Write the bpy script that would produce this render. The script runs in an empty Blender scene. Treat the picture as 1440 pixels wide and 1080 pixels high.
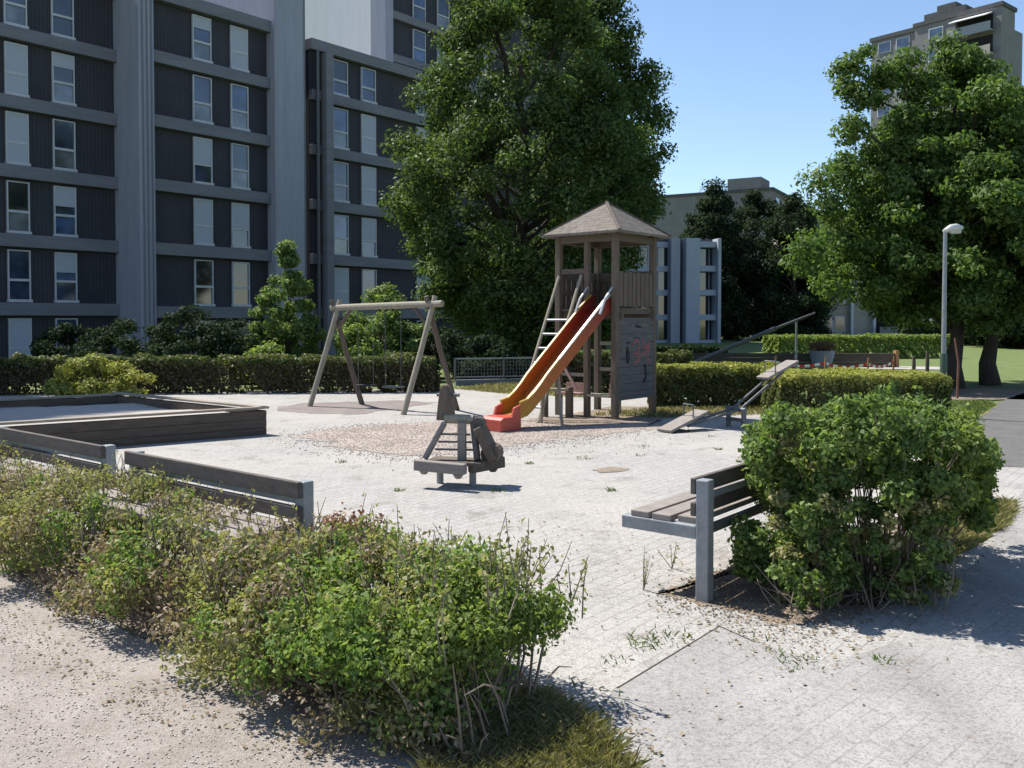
import bpy, math, random
import numpy as np
from mathutils import Vector, Matrix
R = math.radians
rng = np.random.default_rng(7)
random.seed(7)
scene = bpy.context.scene
COL = scene.collection

# ------------------------------------------------------------------ camera
CAM_H = 1.75; F = 1250.0; PY0 = 484.0; PITCH = math.atan((PY0 - 450) / F)
cp, sp_ = math.cos(PITCH), math.sin(PITCH)
def ray(px, py):
    X = (px - 720) / F; Y = (PY0 - py) / F
    return Vector((X, cp + Y * sp_, -sp_ + Y * cp))
def G(px, py, z=0.0):
    d = ray(px, py); t = (z - CAM_H) / d.z
    return Vector((d.x * t, d.y * t, z))
def AT(px, py, Y):
    d = ray(px, py); t = Y / d.y
    return Vector((d.x * t, Y, CAM_H + d.z * t))
cam = bpy.data.cameras.new('camera'); cam_o = bpy.data.objects.new('camera', cam); COL.objects.link(cam_o)
cam.sensor_width = 36; cam.lens = 36 * F / 1440; cam.shift_y = -(540 - PY0) / 1440; cam.clip_end = 3000; cam.clip_start = 0.05
cam_o.location = (0, 0, CAM_H); cam_o.rotation_euler = (math.pi / 2 - PITCH, 0, 0)
scene.camera = cam_o

# ------------------------------------------------------------------ light
SUN_EL, SUN_AZ = R(56), math.atan2(-0.81, 0.586)       # azimuth clockwise from +Y
world = bpy.data.worlds.new('World'); scene.world = world; world.use_nodes = True
wn = world.node_tree
sky = wn.nodes.new('ShaderNodeTexSky'); sky.sky_type = 'NISHITA'; sky.sun_disc = False
sky.sun_elevation = SUN_EL; sky.sun_rotation = SUN_AZ; sky.altitude = 500
sky.air_density = 1.0; sky.dust_density = 0.4; sky.ozone_density = 2.2
bg = wn.nodes['Background']; bg.inputs[1].default_value = 0.092
wn.links.new(sky.outputs[0], bg.inputs[0])
sd = Vector((math.sin(SUN_AZ) * math.cos(SUN_EL), math.cos(SUN_AZ) * math.cos(SUN_EL), math.sin(SUN_EL)))
sl = bpy.data.lights.new('sun', 'SUN'); sl.energy = 4.3; sl.angle = R(0.53); sl.color = (1, 0.955, 0.88)
so = bpy.data.objects.new('sun', sl); COL.objects.link(so)
so.rotation_euler = (-sd).to_track_quat('-Z', 'Y').to_euler(); so.location = (-20, 10, 40)
scene.view_settings.view_transform = 'Standard'; scene.view_settings.look = 'None'
scene.view_settings.gamma = 1; scene.view_settings.exposure = 1.06
scene.cycles.max_bounces = 6; scene.cycles.transparent_max_bounces = 8

# ------------------------------------------------------------------ materials
class NT:
    def __init__(s, name):
        s.m = bpy.data.materials.new(name); s.m.use_nodes = True
        s.t = s.m.node_tree; s.b = s.t.nodes['Principled BSDF']; s.tc = None
    def n(s, typ, **kw):
        o = s.t.nodes.new(typ)
        for k, v in kw.items(): setattr(o, k, v)
        return o
    def l(s, a, b): s.t.links.new(a, b)
    def obj(s):
        if not s.tc: s.tc = s.n('ShaderNodeTexCoord')
        return s.tc.outputs['Object']
    def mapped(s, scale=(1, 1, 1), rot=(0, 0, 0)):
        m = s.n('ShaderNodeMapping'); m.inputs['Scale'].default_value = scale; m.inputs['Rotation'].default_value = rot
        s.l(s.obj(), m.inputs['Vector']); return m.outputs[0]
    def noise(s, scale, detail=4, rough=0.6, vec=None):
        o = s.n('ShaderNodeTexNoise'); o.inputs['Scale'].default_value = scale
        o.inputs['Detail'].default_value = detail; o.inputs['Roughness'].default_value = rough
        s.l(vec if vec else s.obj(), o.inputs['Vector']); return o.outputs['Fac']
    def ramp(s, fac, stops):
        r = s.n('ShaderNodeValToRGB'); e = r.color_ramp.elements
        while len(e) < len(stops): e.new(0.5)
        for i, (p, c) in enumerate(stops):
            e[i].position = p; e[i].color = (*c, 1) if len(c) == 3 else c
        s.l(fac, r.inputs[0]); return r.outputs[0]
    def mix(s, fac, a, b, mode='MIX'):
        m = s.n('ShaderNodeMix', data_type='RGBA', blend_type=mode)
        for v, i in ((fac, 0), (a, 6), (b, 7)):
            if isinstance(v, (int, float)): m.inputs[i].default_value = v
            elif isinstance(v, tuple): m.inputs[i].default_value = (*v, 1)
            else: s.l(v, m.inputs[i])
        return m.outputs[2]
    def math(s, op, a, b):
        m = s.n('ShaderNodeMath', operation=op)
        for v, i in ((a, 0), (b, 1)):
            if isinstance(v, (int, float)): m.inputs[i].default_value = v
            else: s.l(v, m.inputs[i])
        return m.outputs[0]
    def bump(s, h, strength=0.3, dist=0.01):
        b = s.n('ShaderNodeBump'); b.inputs['Strength'].default_value = strength; b.inputs['Distance'].default_value = dist
        s.l(h, b.inputs['Height']); s.l(b.outputs[0], s.b.inputs['Normal'])
    def fin(s, col, rough=0.8, metal=0.0, spec=0.3):
        if isinstance(col, tuple): s.b.inputs['Base Color'].default_value = (*col, 1)
        else: s.l(col, s.b.inputs['Base Color'])
        s.b.inputs['Roughness'].default_value = rough; s.b.inputs['Metallic'].default_value = metal
        s.b.inputs['Specular IOR Level'].default_value = spec
        return s.m

def mat_noise(name, c1, c2, scale=4, rough=0.85, stretch=(1, 1, 1), bump=0.2, bscale=None, spec=0.25, metal=0.0):
    s = NT(name); v = s.mapped(stretch); f = s.noise(scale, 6, 0.65, v)
    f2 = s.noise(scale * 7, 3, 0.6, v)
    c = s.ramp(f, [(0.3, c1), (0.7, c2)])
    c = s.mix(0.35, c, s.ramp(f2, [(0.3, c1), (0.7, c2)]))
    if bump: s.bump(s.noise(bscale or scale * 8, 4, 0.6, v), bump, 0.01)
    return s.fin(c, rough, metal, spec)

def mat_leaf(name, cols, trans=0.35, rough=0.5, patch=1.2):
    """leaf colours vary leaf by leaf and in patches; part of the light passes through"""
    s = NT(name); g = s.n('ShaderNodeNewGeometry')
    ri = g.outputs['Random Per Island']
    f = s.math('ADD', s.math('MULTIPLY', ri, 0.55), s.math('MULTIPLY', s.noise(patch, 2, 0.5), 0.5))
    cols = [tuple(0.84 * q + 0.16 * (0.3 * t[0] + 0.6 * t[1] + 0.1 * t[2]) for q in t) for t in cols]
    n = len(cols)
    c = s.ramp(f, [(0.15 + 0.7 * i / (n - 1), cols[i]) for i in range(n)])
    s.fin(c, max(rough, .55), 0, 0.16)
    tr = s.n('ShaderNodeBsdfTranslucent')
    tc = s.mix(1.0, c, (1.15, 1.25, 0.55), 'MULTIPLY'); s.l(tc, tr.inputs[0])
    mx = s.n('ShaderNodeMixShader'); mx.inputs[0].default_value = trans
    s.l(s.b.outputs[0], mx.inputs[1]); s.l(tr.outputs[0], mx.inputs[2])
    s.l(mx.outputs[0], s.t.nodes['Material Output'].inputs[0])
    return s.m

GRID = math.atan2(0.78, 0.63)                      # the paving follows the benches
def mat_paving():
    s = NT('paving_blocks'); v = s.mapped((1, 1, 1), (0, 0, -GRID))
    b = s.n('ShaderNodeTexBrick'); s.l(v, b.inputs['Vector'])
    b.inputs['Scale'].default_value = 1; b.inputs['Brick Width'].default_value = 0.20; b.inputs['Row Height'].default_value = 0.10
    b.inputs['Mortar Size'].default_value = 0.006; b.inputs['Mortar Smooth'].default_value = 0.3; b.inputs['Bias'].default_value = 0
    b.inputs['Color1'].default_value = (0.34, 0.328, 0.312, 1); b.inputs['Color2'].default_value = (0.385, 0.373, 0.357, 1)
    b.inputs['Mortar'].default_value = (0.265, 0.25, 0.228, 1)
    big = s.noise(0.35, 5, 0.6); mid = s.noise(2.2, 6, 0.7); fine = s.noise(70, 3, 0.7); grit = s.noise(260, 2, 0.6)
    c = s.mix(s.ramp(big, [(0.42, (0, 0, 0)), (0.62, (1, 1, 1))]), b.outputs['Color'], (0.40, 0.38, 0.35))   # sand swept into the joints
    c = s.mix(s.ramp(mid, [(0.30, (0.8, 0.8, 0.8)), (0.46, (0, 0, 0))]), c, (0.205, 0.19, 0.17))
    c = s.mix(0.75, c, s.ramp(fine, [(0.3, (0.42, 0.40, 0.38)), (0.52, (1, 1, 1)), (0.78, (1.3, 1.3, 1.3))]), 'MULTIPLY')
    c = s.mix(1.0, c, s.ramp(s.noise(24, 4, 0.75), [(0.32, (0.70, 0.69, 0.68)), (0.5, (0.98, 0.98, 0.98)), (0.7, (1.05, 1.05, 1.05))]), 'MULTIPLY')
    c = s.mix(0.6, c, s.ramp(grit, [(0.3, (0.55, 0.55, 0.55)), (0.6, (1.05, 1.05, 1.05))]), 'MULTIPLY')
    h = s.math('ADD', s.math('MULTIPLY', b.outputs['Fac'], -0.45), s.math('MULTIPLY', fine, 0.5))
    s.bump(h, 0.5, 0.008)
    return s.fin(c, 0.92, 0, 0.2)
def mat_gravel(name, cols, scale=55, bump=0.6):
    s = NT(name); vo = s.n('ShaderNodeTexVoronoi'); vo.inputs['Scale'].default_value = scale; s.l(s.obj(), vo.inputs['Vector'])
    sep = s.n('ShaderNodeSeparateColor'); s.l(vo.outputs['Color'], sep.inputs[0])
    n = len(cols)
    c = s.ramp(sep.outputs[0], [(i / (n - 1), cols[i]) for i in range(n)])
    c = s.mix(0.8, c, s.ramp(s.noise(1.3, 6, 0.7), [(0.3, (0.62, 0.60, 0.57)), (0.6, (1, 1, 1))]), 'MULTIPLY')
    c = s.mix(0.5, c, s.ramp(s.noise(scale * 2.5, 2, 0.6), [(0.3, (0.5, 0.5, 0.5)), (0.6, (1.05, 1.05, 1.05))]), 'MULTIPLY')
    s.bump(vo.outputs['Distance'], bump, 0.008)
    return s.fin(c, 0.95, 0, 0.15)
def mat_aggregate():
    s = NT('worn_aggregate_concrete'); v = s.mapped((1, 0.22, 1), (0, 0, -GRID + .35))
    c = s.ramp(s.noise(1.1, 5, 0.65, v), [(0.3, (0.25, 0.24, 0.23)), (0.55, (0.33, 0.32, 0.305)), (0.75, (0.37, 0.36, 0.345))])
    c = s.mix(0.55, c, s.ramp(s.noise(0.8, 6, 0.7), [(0.3, (0.66, 0.65, 0.65)), (0.6, (1.05, 1.05, 1.05))]), 'MULTIPLY')
    f = s.noise(85, 3, 0.7)
    c = s.mix(0.9, c, s.ramp(f, [(0.3, (0.45, 0.44, 0.44)), (0.5, (1, 1, 1)), (0.68, (1.0, 1.0, 1.0)), (0.8, (1.45, 1.42, 1.4))]), 'MULTIPLY')
    c = s.mix(1.0, c, s.ramp(s.noise(26, 4, 0.75), [(0.32, (0.72, 0.71, 0.71)), (0.5, (0.97, 0.97, 0.97)), (0.7, (1.04, 1.04, 1.04))]), 'MULTIPLY')
    c = s.mix(s.ramp(s.noise(5, 5, 0.75), [(0.33, (0.7, 0.7, 0.7)), (0.40, (0, 0, 0))]), c, (0.19, 0.165, 0.145))
    b = s.n('ShaderNodeTexBrick'); s.l(s.mapped((1, 1, 1), (0, 0, -GRID + .12)), b.inputs['Vector'])
    for k, q in (('Scale', 1), ('Brick Width', .2), ('Row Height', .1), ('Mortar Size', .005), ('Mortar Smooth', .4)): b.inputs[k].default_value = q
    b.inputs['Color1'].default_value = (.94, .94, .94, 1); b.inputs['Color2'].default_value = (1.03, 1.03, 1.03, 1); b.inputs['Mortar'].default_value = (.74, .73, .72, 1)
    c = s.mix(s.ramp(s.noise(0.9, 4, .6), [(.38, (.15, .15, .15)), (.62, (.8, .8, .8))]), c, s.mix(1.0, c, b.outputs['Color'], 'MULTIPLY'))
    s.bump(f, 0.5, 0.006); return s.fin(c, 0.95, 0, 0.15)
def mat_ribbed(name, c1, c2, pitch=0.16):
    """facade cladding with narrow upright ribs (along the facade)"""
    s = NT(name); d = s.n('ShaderNodeVectorMath', operation='DOT_PRODUCT'); s.l(s.obj(), d.inputs[0]); d.inputs[1].default_value = (FU.x, FU.y, 0)
    w = s.math('FRACT', s.math('DIVIDE', d.outputs['Value'], pitch), 0)
    tri = s.math('ABSOLUTE', s.math('SUBTRACT', w, 0.5), 0)
    c = s.ramp(tri, [(0.0, c1), (0.12, c2), (0.5, c2)])
    c = s.mix(0.6, c, s.ramp(s.noise(0.6, 5, 0.7), [(0.3, (0.6, 0.6, 0.62)), (0.7, (1.2, 1.15, 1.1))]), 'MULTIPLY')
    s.bump(tri, 0.6, 0.03)
    return s.fin(c, 0.75, 0, 0.25)
def mat_glass(name, c):
    s = NT(name); f = s.noise(0.9, 2, 0.5)
    col = s.mix(s.ramp(f, [(0.4, (0, 0, 0)), (0.6, (1, 1, 1))]), c, tuple(x * 0.45 for x in c))
    s.fin(col, 0.06, 0, 0.5); s.b.inputs['IOR'].default_value = 1.9
    s.bump(s.noise(1.6, 1, 0.4), 0.02, 0.05)
    return s.m
FU = Vector((0.636, 0.772, 0)).normalized(); FN = Vector((FU.y, -FU.x, 0)); UP = Vector((0, 0, 1))

M = dict(
    paving=mat_paving(), aggregate=mat_aggregate(),
    gravel=mat_gravel('sandy_gravel', [(0.29, 0.25, 0.22), (0.35, 0.315, 0.285), (0.25, 0.215, 0.19), (0.41, 0.385, 0.36), (0.31, 0.26, 0.225)], 150),
    chips=mat_gravel('reddish_pea_gravel', [(0.33, 0.27, 0.235), (0.39, 0.35, 0.31), (0.28, 0.225, 0.19), (0.38, 0.315, 0.27), (0.42, 0.39, 0.36)], 38),
    soil=mat_noise('dry_soil', (0.12, 0.092, 0.068), (0.27, 0.22, 0.17), 4, 0.95, bump=0.8),
    asphalt=mat_noise('old_asphalt', (0.085, 0.083, 0.081), (0.14, 0.136, 0.131), 3, 0.9, bump=0.4, bscale=150),
    grassland=mat_noise('lawn_green', (0.075, 0.11, 0.03), (0.14, 0.175, 0.06), 1.2, 0.9, bump=0.6, bscale=60),
    drygrass=mat_noise('dry_lawn', (0.20, 0.17, 0.075), (0.13, 0.15, 0.045), 2.5, 0.95, bump=0.6, bscale=60),
    mat=mat_noise('dark_ground', (0.14, 0.118, 0.112), (0.24, 0.205, 0.19), 2.5, 0.95, bump=0.5),
    sand=mat_noise('box_sand', (0.32, 0.295, 0.26), (0.40, 0.37, 0.335), 5, 0.95, bump=0.7, bscale=30),
    wood=mat_noise('weathered_wood', (0.085, 0.064, 0.048), (0.175, 0.14, 0.108), 5, 0.85, (4, 4, 0.6), 0.4),
    wood_h=mat_noise('weathered_plank', (0.08, 0.062, 0.048), (0.165, 0.135, 0.108), 5, 0.85, (0.7, 0.7, 5), 0.4),
    log=mat_noise('sunbleached_log', (0.20, 0.175, 0.13), (0.34, 0.31, 0.25), 6, 0.85, (3, 3, 0.7), 0.4),
    darkwood=mat_noise('dark_bench_wood', (0.06, 0.05, 0.045), (0.135, 0.115, 0.103), 4, 0.75, (2, 2, 6), 0.35),
    seatwood=mat_noise('grey_bench_wood', (0.17, 0.145, 0.13), (0.28, 0.25, 0.225), 4, 0.75, (2, 2, 6), 0.35),
    shingle=None, sleeper=mat_noise('sleeper_wood', (0.055, 0.043, 0.034), (0.135, 0.108, 0.085), 4, 0.9, (0.8, 0.8, 6), 0.5),
    sleeper_top=mat_noise('sleeper_top_board', (0.20, 0.165, 0.13), (0.33, 0.285, 0.235), 4, 0.9, bump=0.4),
    steel=mat_noise('galvanised_steel', (0.17, 0.185, 0.20), (0.31, 0.325, 0.34), 9, 0.5, bump=0.1, spec=0.5, metal=0.25),
    steel_dark=mat_noise('dull_steel', (0.07, 0.075, 0.08), (0.14, 0.145, 0.15), 9, 0.5, bump=0.1, spec=0.5, metal=0.3),
    rail=mat_noise('bright_rail_metal', (0.42, 0.42, 0.41), (0.62, 0.62, 0.60), 6, 0.35, bump=0.05, spec=0.5, metal=0.3),
    rubber=mat_noise('black_rubber', (0.018, 0.018, 0.019), (0.04, 0.04, 0.042), 8, 0.7),
    red=mat_noise('faded_red_plastic', (0.34, 0.045, 0.028), (0.44, 0.075, 0.045), 3, 0.4, bump=0.03, spec=0.5),
    orange=mat_noise('orange_slide_bed', (0.24, 0.028, 0.014), (0.33, 0.07, 0.016), 2.5, 0.42, bump=0.05, spec=0.5),
    yellow=mat_noise('yellow_slide_rim', (0.34, 0.21, 0.03), (0.46, 0.29, 0.045), 3, 0.45, bump=0.05, spec=0.5),
    pink=mat_noise('faded_red_board', (0.34, 0.20, 0.17), (0.46, 0.32, 0.28), 6, 0.85, (4, 4, 1), 0.3),
    concrete=mat_noise('facade_concrete', (0.27, 0.28, 0.33), (0.37, 0.38, 0.43), 0.8, 0.9, (3, 3, 0.35), 0.25, spec=0.15),
    concrete_d=mat_noise('slab_band_concrete', (0.15, 0.152, 0.168), (0.228, 0.23, 0.248), 1.0, 0.9, (0.4, 0.4, 3), 0.25, spec=0.15),
    kerb=mat_noise('kerb_concrete', (0.26, 0.245, 0.225), (0.38, 0.36, 0.335), 5, 0.9, bump=0.3),
    white_wall=mat_noise('pale_end_wall', (0.66, 0.64, 0.645), (0.76, 0.74, 0.745), 0.6, 0.9, (3, 3, 0.3), 0.15, spec=0.1),
    frame=mat_noise('white_window_frame', (0.42, 0.43, 0.45), (0.56, 0.57, 0.59), 3, 0.5, bump=0),
    blind=mat_noise('roller_blind', (0.36, 0.39, 0.44), (0.44, 0.47, 0.52), 2, 0.7, (0.2, 0.2, 30), 0.4),
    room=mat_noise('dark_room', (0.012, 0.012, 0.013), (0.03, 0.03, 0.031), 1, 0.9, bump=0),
    beige=mat_noise('beige_render', (0.30, 0.275, 0.24), (0.37, 0.345, 0.305), 0.7, 0.9, bump=0.1),
    greybrown=mat_noise('greybrown_concrete', (0.165, 0.162, 0.165), (0.225, 0.22, 0.222), 0.5, 0.9, bump=0.1),
    bluegrey=mat_noise('pale_column_paint', (0.31, 0.345, 0.40), (0.38, 0.415, 0.47), 0.6, 0.85, bump=0.1),
    awning=mat_noise('white_awning_cloth', (0.72, 0.71, 0.68), (0.80, 0.79, 0.77), 2, 0.8, bump=0),
    roofing=mat_noise('dark_roofing', (0.06, 0.062, 0.066), (0.11, 0.112, 0.116), 2, 0.9),
    bark=mat_noise('tree_bark', (0.028, 0.023, 0.019), (0.075, 0.062, 0.05), 5, 0.95, (3, 3, 0.5), 0.9),
    twig=mat_noise('dry_twigs', (0.12, 0.095, 0.072), (0.27, 0.225, 0.18), 12, 0.95),
    green_paint=mat_noise('green_post_paint', (0.05, 0.085, 0.06), (0.08, 0.125, 0.09), 4, 0.5),
    rust=mat_noise('rust_brown_stake', (0.13, 0.06, 0.04), (0.2, 0.10, 0.07), 8, 0.8),
    tape_w=mat_noise('white_tape', (0.74, 0.73, 0.72), (0.8, 0.8, 0.8), 3, 0.5, bump=0),
    tape_r=mat_noise('red_tape', (0.55, 0.04, 0.03), (0.62, 0.06, 0.05), 3, 0.5, bump=0),
    paint_r=mat_noise('red_spray_paint', (0.26, 0.075, 0.07), (0.34, 0.13, 0.12), 9, 0.8, bump=0.1),
    paint_k=mat_noise('black_spray_paint', (0.015, 0.015, 0.016), (0.03, 0.03, 0.032), 9, 0.8, bump=0.1),
    post_o=mat_noise('orange_brown_post', (0.25, 0.13, 0.06), (0.36, 0.21, 0.11), 8, 0.8),
    leaf_tree=mat_leaf('broad_leaf', [(0.029, 0.061, 0.015), (0.056, 0.104, 0.023), (0.091, 0.15, 0.032), (0.14, 0.195, 0.046)], 0.38, 0.42, 0.5),
    leaf_right=mat_leaf('fresh_leaf', [(0.033, 0.071, 0.015), (0.065, 0.128, 0.023), (0.107, 0.186, 0.032), (0.153, 0.229, 0.046)], 0.4, 0.45, 0.5),
    leaf_dark=mat_leaf('needle_dark', [(0.013, 0.029, 0.013), (0.024, 0.046, 0.018), (0.04, 0.066, 0.024)], 0.22, 0.8, 0.4),
    leaf_hedge=mat_leaf('hedge_leaf', [(0.032, 0.053, 0.014), (0.063, 0.095, 0.023), (0.12, 0.145, 0.034), (0.127, 0.095, 0.04)], 0.3, 0.5, 1.5),
    leaf_brown=mat_leaf('brown_hedge_leaf', [(0.031, 0.033, 0.015), (0.055, 0.055, 0.022), (0.083, 0.066, 0.035), (0.11, 0.083, 0.05)], 0.28, 0.5, 1.2),
    leaf_yel=mat_leaf('yellow_hedge_leaf', [(0.116, 0.154, 0.022), (0.232, 0.266, 0.036), (0.348, 0.35, 0.054), (0.42, 0.35, 0.072)], 0.3, 0.5, 1.2),  # yellow leaf tone, brightened to carry sun on the hedge tops
    leaf_bush=mat_leaf('rose_leaf', [(0.056, 0.103, 0.027), (0.097, 0.166, 0.037), (0.155, 0.242, 0.049), (0.259, 0.317, 0.07)], 0.4, 0.4, 2.0),
    leaf_lime=mat_leaf('lime_leaf', [(0.098, 0.156, 0.026), (0.169, 0.24, 0.039), (0.24, 0.299, 0.058)], 0.45, 0.4, 2.0),
    leaf_green=mat_leaf('front_green_leaf', [(0.062, 0.125, 0.021), (0.124, 0.223, 0.035), (0.212, 0.304, 0.052), (0.325, 0.339, 0.087)], 0.4, 0.4, 2.5),
    leaf_olive=mat_leaf('front_olive_leaf', [(0.119, 0.14, 0.043), (0.221, 0.228, 0.076), (0.305, 0.29, 0.11), (0.407, 0.352, 0.186)], 0.38, 0.5, 2.5),
    leaf_dry=mat_leaf('front_dry_leaf', [(0.117, 0.085, 0.052), (0.221, 0.163, 0.104), (0.338, 0.26, 0.169), (0.247, 0.169, 0.13)], 0.3, 0.6, 2.5),
    leaf_red=mat_leaf('barberry_leaf', [(0.132, 0.042, 0.036), (0.228, 0.084, 0.066), (0.312, 0.144, 0.108), (0.264, 0.204, 0.12)], 0.35, 0.5, 3),
    blade=mat_leaf('grass_blade', [(0.10, 0.12, 0.025), (0.17, 0.17, 0.05), (0.26, 0.22, 0.09), (0.32, 0.27, 0.14)], 0.3, 0.6, 2),
    blade_g=mat_leaf('green_grass_blade', [(0.05, 0.10, 0.018), (0.10, 0.16, 0.03), (0.16, 0.2, 0.05)], 0.3, 0.6, 2),
    flower=mat_leaf('rust_flower', [(0.10, 0.05, 0.03), (0.2, 0.09, 0.05), (0.12, 0.12, 0.04)], 0.2, 0.6, 2),
)
M['panel'] = mat_ribbed('dark_cladding', (0.028, 0.029, 0.036), (0.052, 0.053, 0.063))
M['glass'] = mat_glass('window_glass', (0.05, 0.075, 0.13))
M['glass_b'] = mat_glass('sky_reflection_glass', (0.07, 0.12, 0.25))  # sky reflection put into the blue base colour
M['glass_c'] = mat_glass('curtained_window_glass', (0.17, 0.19, 0.21))
M['glass_d'] = mat_glass('dark_window_glass', (0.02, 0.025, 0.03))
def mat_shingle():
    s = NT('wood_shingles'); v = s.mapped((1, 1, 1))
    f = s.noise(9, 5, 0.7, v); f2 = s.noise(38, 3, 0.6, v)
    sx = s.n('ShaderNodeSeparateXYZ'); s.l(v, sx.inputs[0])
    row = s.math('FRACT', s.math('DIVIDE', sx.outputs[2], 0.055), 0)
    c = s.ramp(f, [(0.3, (0.115, 0.098, 0.084)), (0.7, (0.23, 0.203, 0.176))])
    c = s.mix(0.6, c, s.ramp(f2, [(0.3, (0.6, 0.6, 0.6)), (0.6, (1.1, 1.1, 1.1))]), 'MULTIPLY')
    c = s.mix(1.0, c, s.ramp(row, [(0, (0.5, 0.48, 0.46)), (0.22, (1, 1, 1)), (1, (1.05, 1.05, 1.05))]), 'MULTIPLY')
    s.bump(s.math('ADD', row, f2), 0.5, 0.02)
    return s.fin(c, 0.9, 0, 0.2)
M['shingle'] = mat_shingle()
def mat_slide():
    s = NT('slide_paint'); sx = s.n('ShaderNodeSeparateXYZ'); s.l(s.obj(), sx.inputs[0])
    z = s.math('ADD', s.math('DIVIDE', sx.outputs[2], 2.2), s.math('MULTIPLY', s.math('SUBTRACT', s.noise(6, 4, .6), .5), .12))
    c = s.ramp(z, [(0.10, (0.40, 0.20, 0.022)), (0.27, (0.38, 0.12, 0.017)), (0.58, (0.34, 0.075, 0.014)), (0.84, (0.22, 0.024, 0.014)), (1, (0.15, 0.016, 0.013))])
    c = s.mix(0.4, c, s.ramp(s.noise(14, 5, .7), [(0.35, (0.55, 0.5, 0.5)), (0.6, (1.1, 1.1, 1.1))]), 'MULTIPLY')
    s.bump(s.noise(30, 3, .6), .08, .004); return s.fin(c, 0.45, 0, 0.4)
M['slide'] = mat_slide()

# ------------------------------------------------------------------ scene helpers
ORIG = {}
def link(o): COL.objects.link(o); return o
def tag(o, label=None, cat=None, group=None, kind=None):
    if label: o['label'] = label
    if cat: o['category'] = cat
    if group: o['group'] = group
    if kind: o['kind'] = kind
    return o
def thing(name, label, cat, loc=(0, 0, 0), rz=0.0, group=None, local=False):
    o = link(bpy.data.objects.new(name, None)); o.location = loc; o.rotation_euler = (0, 0, rz); o.empty_display_size = 0.2
    ORIG[o.name] = Vector((0, 0, 0)) if local else Vector(loc)
    return tag(o, label, cat, group)
def copy_tree(o, parent=None):
    c = o.copy(); link(c); c.parent = parent
    for ch in list(o.children): copy_tree(ch, c)
    return c
def raw(name, V, Fc, mats, parent=None, mi=None, smooth=False):
    """V (n,3) array, Fc list of index tuples or (m,k) array"""
    V = np.asarray(V, dtype=np.float64)
    org = ORIG.get(parent.name, Vector((0, 0, 0))) if parent else Vector((0, 0, 0))
    V = V - np.array(org)
    me = bpy.data.meshes.new(name)
    if isinstance(Fc, np.ndarray):
        m, k = Fc.shape
        me.vertices.add(len(V)); me.vertices.foreach_set('co', V.astype(np.float32).ravel())
        me.loops.add(m * k); me.loops.foreach_set('vertex_index', Fc.astype(np.int32).ravel())
        me.polygons.add(m); me.polygons.foreach_set('loop_start', (np.arange(m) * k).astype(np.int32))
        me.update(calc_edges=True)
    else:
        me.from_pydata([tuple(v) for v in V], [], Fc)
    for mm in (mats if isinstance(mats, (list, tuple)) else [mats]): me.materials.append(mm)
    if mi is not None: me.polygons.foreach_set('material_index', np.asarray(mi, dtype=np.int32))
    if smooth: me.polygons.foreach_set('use_smooth', np.ones(len(me.polygons), dtype=bool))
    me.update()
    o = link(bpy.data.objects.new(name, me))
    if parent: o.parent = parent; ORIG[o.name] = org
    return o
class MB:
    def __init__(s): s.v = []; s.f = []; s.mi = []; s.m = 0
    def add(s, vs, fs):
        b = len(s.v); s.v += [tuple(v) for v in vs]
        for f in fs: s.f.append(tuple(b + i for i in f)); s.mi.append(s.m)
        return s
    def box(s, c, size, X=Vector((1, 0, 0)), Y=None, Z=None):
        X = Vector(X).normalized(); Z = Vector(Z).normalized() if Z is not None else UP
        Y = Vector(Y).normalized() if Y is not None else Z.cross(X)
        c = Vector(c); hx, hy, hz = (q / 2 for q in size)
        vs = [c + X * (a * hx) + Y * (b * hy) + Z * (d * hz) for a in (-1, 1) for b in (-1, 1) for d in (-1, 1)]
        return s.add(vs, [(0, 1, 3, 2), (4, 6, 7, 5), (0, 4, 5, 1), (2, 3, 7, 6), (0, 2, 6, 4), (1, 5, 7, 3)])
    def bar(s, p0, p1, w, h, up=UP):
        p0, p1 = Vector(p0), Vector(p1); X = (p1 - p0).normalized(); up = Vector(up)
        Y = up.cross(X)
        if Y.length < 1e-4: Y = Vector((1, 0, 0)).cross(X)
        Y.normalize(); Z = X.cross(Y)
        return s.box((p0 + p1) / 2, ((p1 - p0).length, w, h), X, Y, Z)
    def tube(s, pts, rad, n=8, cap=True):
        pts = [Vector(p) for p in pts]
        if not isinstance(rad, (list, tuple)): rad = [rad] * len(pts)
        vs = []; ref = None
        for i, p in enumerate(pts):
            t = (pts[min(i + 1, len(pts) - 1)] - pts[max(i - 1, 0)]).normalized()
            if ref is None: ref = Vector((1, 0, 0)) if abs(t.x) < 0.8 else Vector((0, 1, 0))
            a = (ref - t * ref.dot(t)).normalized(); b = t.cross(a); ref = a
            for k in range(n):
                q = 2 * math.pi * k / n; vs.append(p + (a * math.cos(q) + b * math.sin(q)) * rad[i])
        fs = []
        for i in range(len(pts) - 1):
            for k in range(n):
                fs.append((i * n + k, i * n + (k + 1) % n, (i + 1) * n + (k + 1) % n, (i + 1) * n + k))
        if cap: fs.append(tuple(range(n - 1, -1, -1))); fs.append(tuple((len(pts) - 1) * n + k for k in range(n)))
        return s.add(vs, fs)
    def prism(s, poly, z0, z1):
        n = len(poly); vs = [(p[0], p[1], z0) for p in poly] + [(p[0], p[1], z1) for p in poly]
        fs = [tuple(range(n - 1, -1, -1)), tuple(range(n, 2 * n))] + [(i, (i + 1) % n, n + (i + 1) % n, n + i) for i in range(n)]
        return s.add(vs, fs)
    def build(s, name, mats, parent=None, bevel=0.0, smooth=False):
        o = raw(name, s.v, s.f, mats, parent, s.mi, smooth)
        if bevel:
            b = o.modifiers.new('bevel', 'BEVEL'); b.width = bevel; b.segments = 2; b.limit_method = 'ANGLE'
        return o
def unit(a): return a / (np.linalg.norm(a, axis=1, keepdims=True) + 1e-9)
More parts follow.
